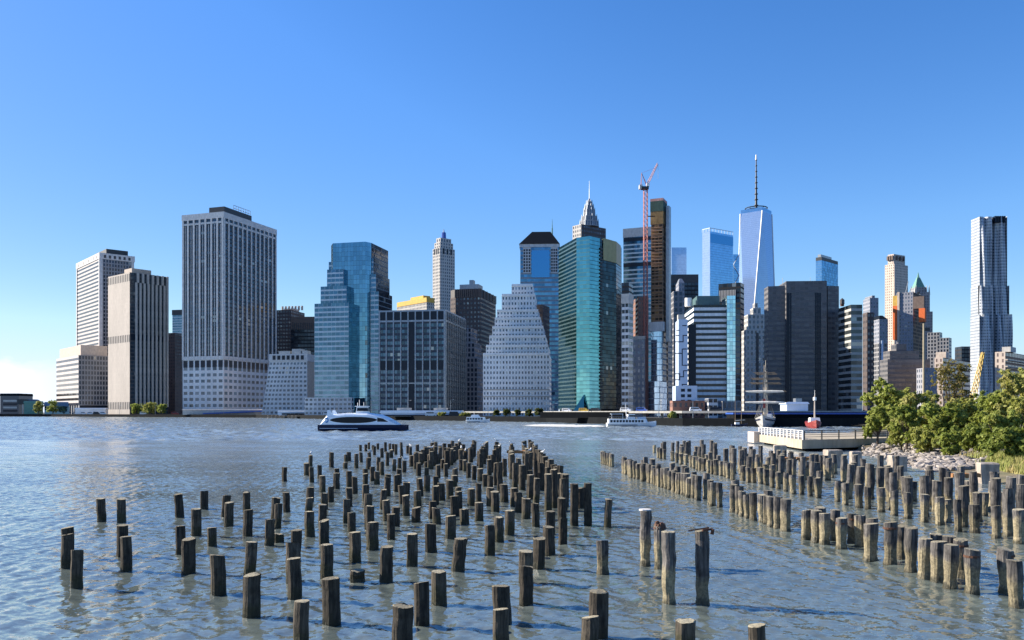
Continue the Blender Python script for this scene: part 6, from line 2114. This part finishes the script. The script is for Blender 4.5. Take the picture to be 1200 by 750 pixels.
GROUP = {'field': 'piles in the loose field', 'dense': 'piles in the loose field', 'mid': 'piles of the tight middle row', 'midback': 'piles of the tight middle row', 'near': 'piles of the nearest right row', 'long': 'piles of the long row before the pier', 'back': 'piles behind the long row'}


def near_px(p, px, pb):
    return abs(600 + p[0] / p[1] * F - px) < 3 and abs(HZ + H0 / p[1] * F - pb) < 6


special = {'lean': None}
for p in SINGLE:
    X, Y, h, r, kind, g_ = p
    rd = random.Random(int(X * 977) + int(Y * 131))
    tx, ty = rd.gauss(0, .026), rd.gauss(0, .026)
    lab = labels[id(p)]
    if near_px(p, 536.7, 669):
        tx, lab = .10, 'short pile leaning left at its foot, alone in the loose field below the navy office block'
        lab = 'clearly leaning dark pile in open water below the right part of the navy office block'
    if near_px(p, 823.3, 708):
        lab = 'tall grey pile with a rusty iron spike jutting from its top'
    elif near_px(p, 784, 706.7):
        lab = 'tall split grey pile beside the one with the rotten crumbled top'
    elif near_px(p, 773.3, 666.7):
        lab = 'pale pile with a rotten crumbled reddish top'
    elif near_px(p, 756, 662):
        lab = 'tall grey pile capped with a pale plate, left of the rotten-topped pile'
    o = pile_geom(MB(), h, r, kind, rd, 0, 0, tx, ty).build('timber_pile', PM[kind], None, (X, Y, 0), rd.random() * 6.28 if abs(tx) < .06 else 0)
    tag(o, lab, 'pile', GROUP[g_])
    if 'rusty iron spike' in lab:
        o.rotation_euler = (0, 0, 0)
        MB().tube((-.40, -.1, h + .01), (.15, -.05, h + .09), .018, .022, 5).build('iron_spike', M['rust'], o)
        MB().tube((-.05, -.2, h + .04), (.24, -.05, h + .05), .03, .03, 6).build('iron_bracket', M['rust'], o)
        MB().tube((.22, -.1, h - .08), (.25, -.1, h + .06), .05, .04, 6).build('iron_bolt', M['rust'], o)
    elif 'pale plate' in lab:
        MB().tube((0, 0, h + .005), (0, 0, h + .05), r * 1.12, r * 1.1, 12).build('cap_plate', M['conc'], o)
    elif 'rotten' in lab and 'pale pile' in lab:
        rt = MB()
        for q in range(9):
            a = q * .7
            rt.tube((r * .7 * math.cos(a), r * .7 * math.sin(a), h - .1), (r * .6 * math.cos(a), r * .6 * math.sin(a), h + rd.uniform(.03, .14)), .10, .05, 6)
        rt.build('rotten_top', M['rust'], o)
    elif kind == 'R' and g_ == 'near' and rd.random() < .4:
        MB().tube((0, 0, h - .22), (0, 0, h - .16), r * 1.06, r * 1.06, 14).build('iron_band', M['rust'], o)
mr_ = MB()
ml_ = MB()
for p in REST:
    X, Y, h, r, kind, g_ = p
    rd = random.Random(int(X * 977) + int(Y * 131))
    pile_geom(mr_ if kind == 'R' else ml_, h, r, kind, rd, X, Y, rd.gauss(0, .018), rd.gauss(0, .018))
for mb_, kd in ((mr_, 'R'), (ml_, 'L')):
    if mb_.v:
        tag(mb_.build('far_timber_piles', PM[kd]), kind='stuff')

# rotten cross-beams left lying on the pile heads
for px, pb, pt, w_, lab in ((607, 543, 529.5, 2.2, 'orange rotten beam lying on the pile heads of the dense block'), (936, 552, 537.5, 2.6, 'short tan beam on pile heads before the pier corner'), (948, 553, 538, 2.0, 'second tan beam on pile heads nearer the broken stump'), (1132, 585, 557, 1.6, 'reddish rotten beam on pile heads left of the big concrete block')):
    Y = H0 * 1000 / (pb - HZ)
    bmx = MB()
    rr_ = random.Random(int(px))
    rings = []
    for i in range(7):
        x = -w_ / 2 + w_ * i / 6
        s_ = .13 + rr_.uniform(-.03, .03)
        rings.append([(x, -s_, -s_ + rr_.uniform(-.03, .03)), (x, s_, -s_), (x, s_, s_ + rr_.uniform(-.04, .04)), (x, -s_, s_ + rr_.uniform(-.06, .06))])
    bmx.loft(rings)
    o = bmx.build('rotten_beam', plain('rotten_orange_timber', (0.34, 0.17, 0.07), .95, scale=2, var=.5) if 'rotten_orange_timber' not in bpy.data.materials else bpy.data.materials['rotten_orange_timber'], None, (xat(px, Y), Y, zat(pt, Y)), rr_.uniform(-.2, .2))
    tag(o, lab, 'beam', 'beams left on the pile heads')

# gulls resting on pile heads
GM = plain('gull_white', (0.78, 0.78, 0.76), .7, var=.05)
GB = plain('gull_grey', (0.30, 0.32, 0.34), .7, var=.1)
fieldp = sorted([p for p in ALL if p[5] in ('field', 'dense') and 68 < p[1] < 105], key=lambda p: p[0])
gr2 = random.Random(3)
chosen = [fieldp[int(i * (len(fieldp) - 1) / 17)] for i in range(18)]
gull_n = 0
seen_x = []
for p in chosen:
    if any(abs(p[0] - s_[0]) < .3 and abs(p[1] - s_[1]) < .3 for s_ in seen_x):
        continue
    seen_x.append(p)
    gt = thing('gull', 'white gull resting on a far pile, ' + (ORD[gull_n] + ' from the left of the row of gulls' if gull_n else 'leftmost of the row of gulls'), 'bird', (p[0], p[1], p[2]), gr2.random() * 6.28, 'gulls on the far piles')
    gull_n += 1
    body = [[(x, w_ * math.cos(q * 1.0472), .17 + dz + w_ * math.sin(q * 1.0472)) for q in range(6)] for x, w_, dz in ((-.24, .01, .02), (-.14, .055, .01), (0, .085, 0), (.1, .07, .03), (.15, .045, .10), (.18, .05, .16), (.235, .035, .17), (.25, .012, .165))]
    MB().loft(body).build('body', GM, gt, smooth=True)
    for s_ in (-1, 1):
        MB().loft([[(x, s_ * (.075 + dw), .2 + dz), (x, s_ * (.09 + dw), .17 + dz), (x, s_ * (.075 + dw), .12 + dz)] for x, dw, dz in ((.08, -.02, 0), (0, 0, 0), (-.14, -.02, .0), (-.3, -.06, .02))]).build('wing', GB, gt)
        MB().tube((0, s_ * .03, -.01), (0, s_ * .03, .1), .008, n=4).build('leg', M['yellow'], gt)
    MB().tube((.24, 0, .335), (.30, 0, .325), .014, .004, 5).build('beak', M['yellow'], gt)
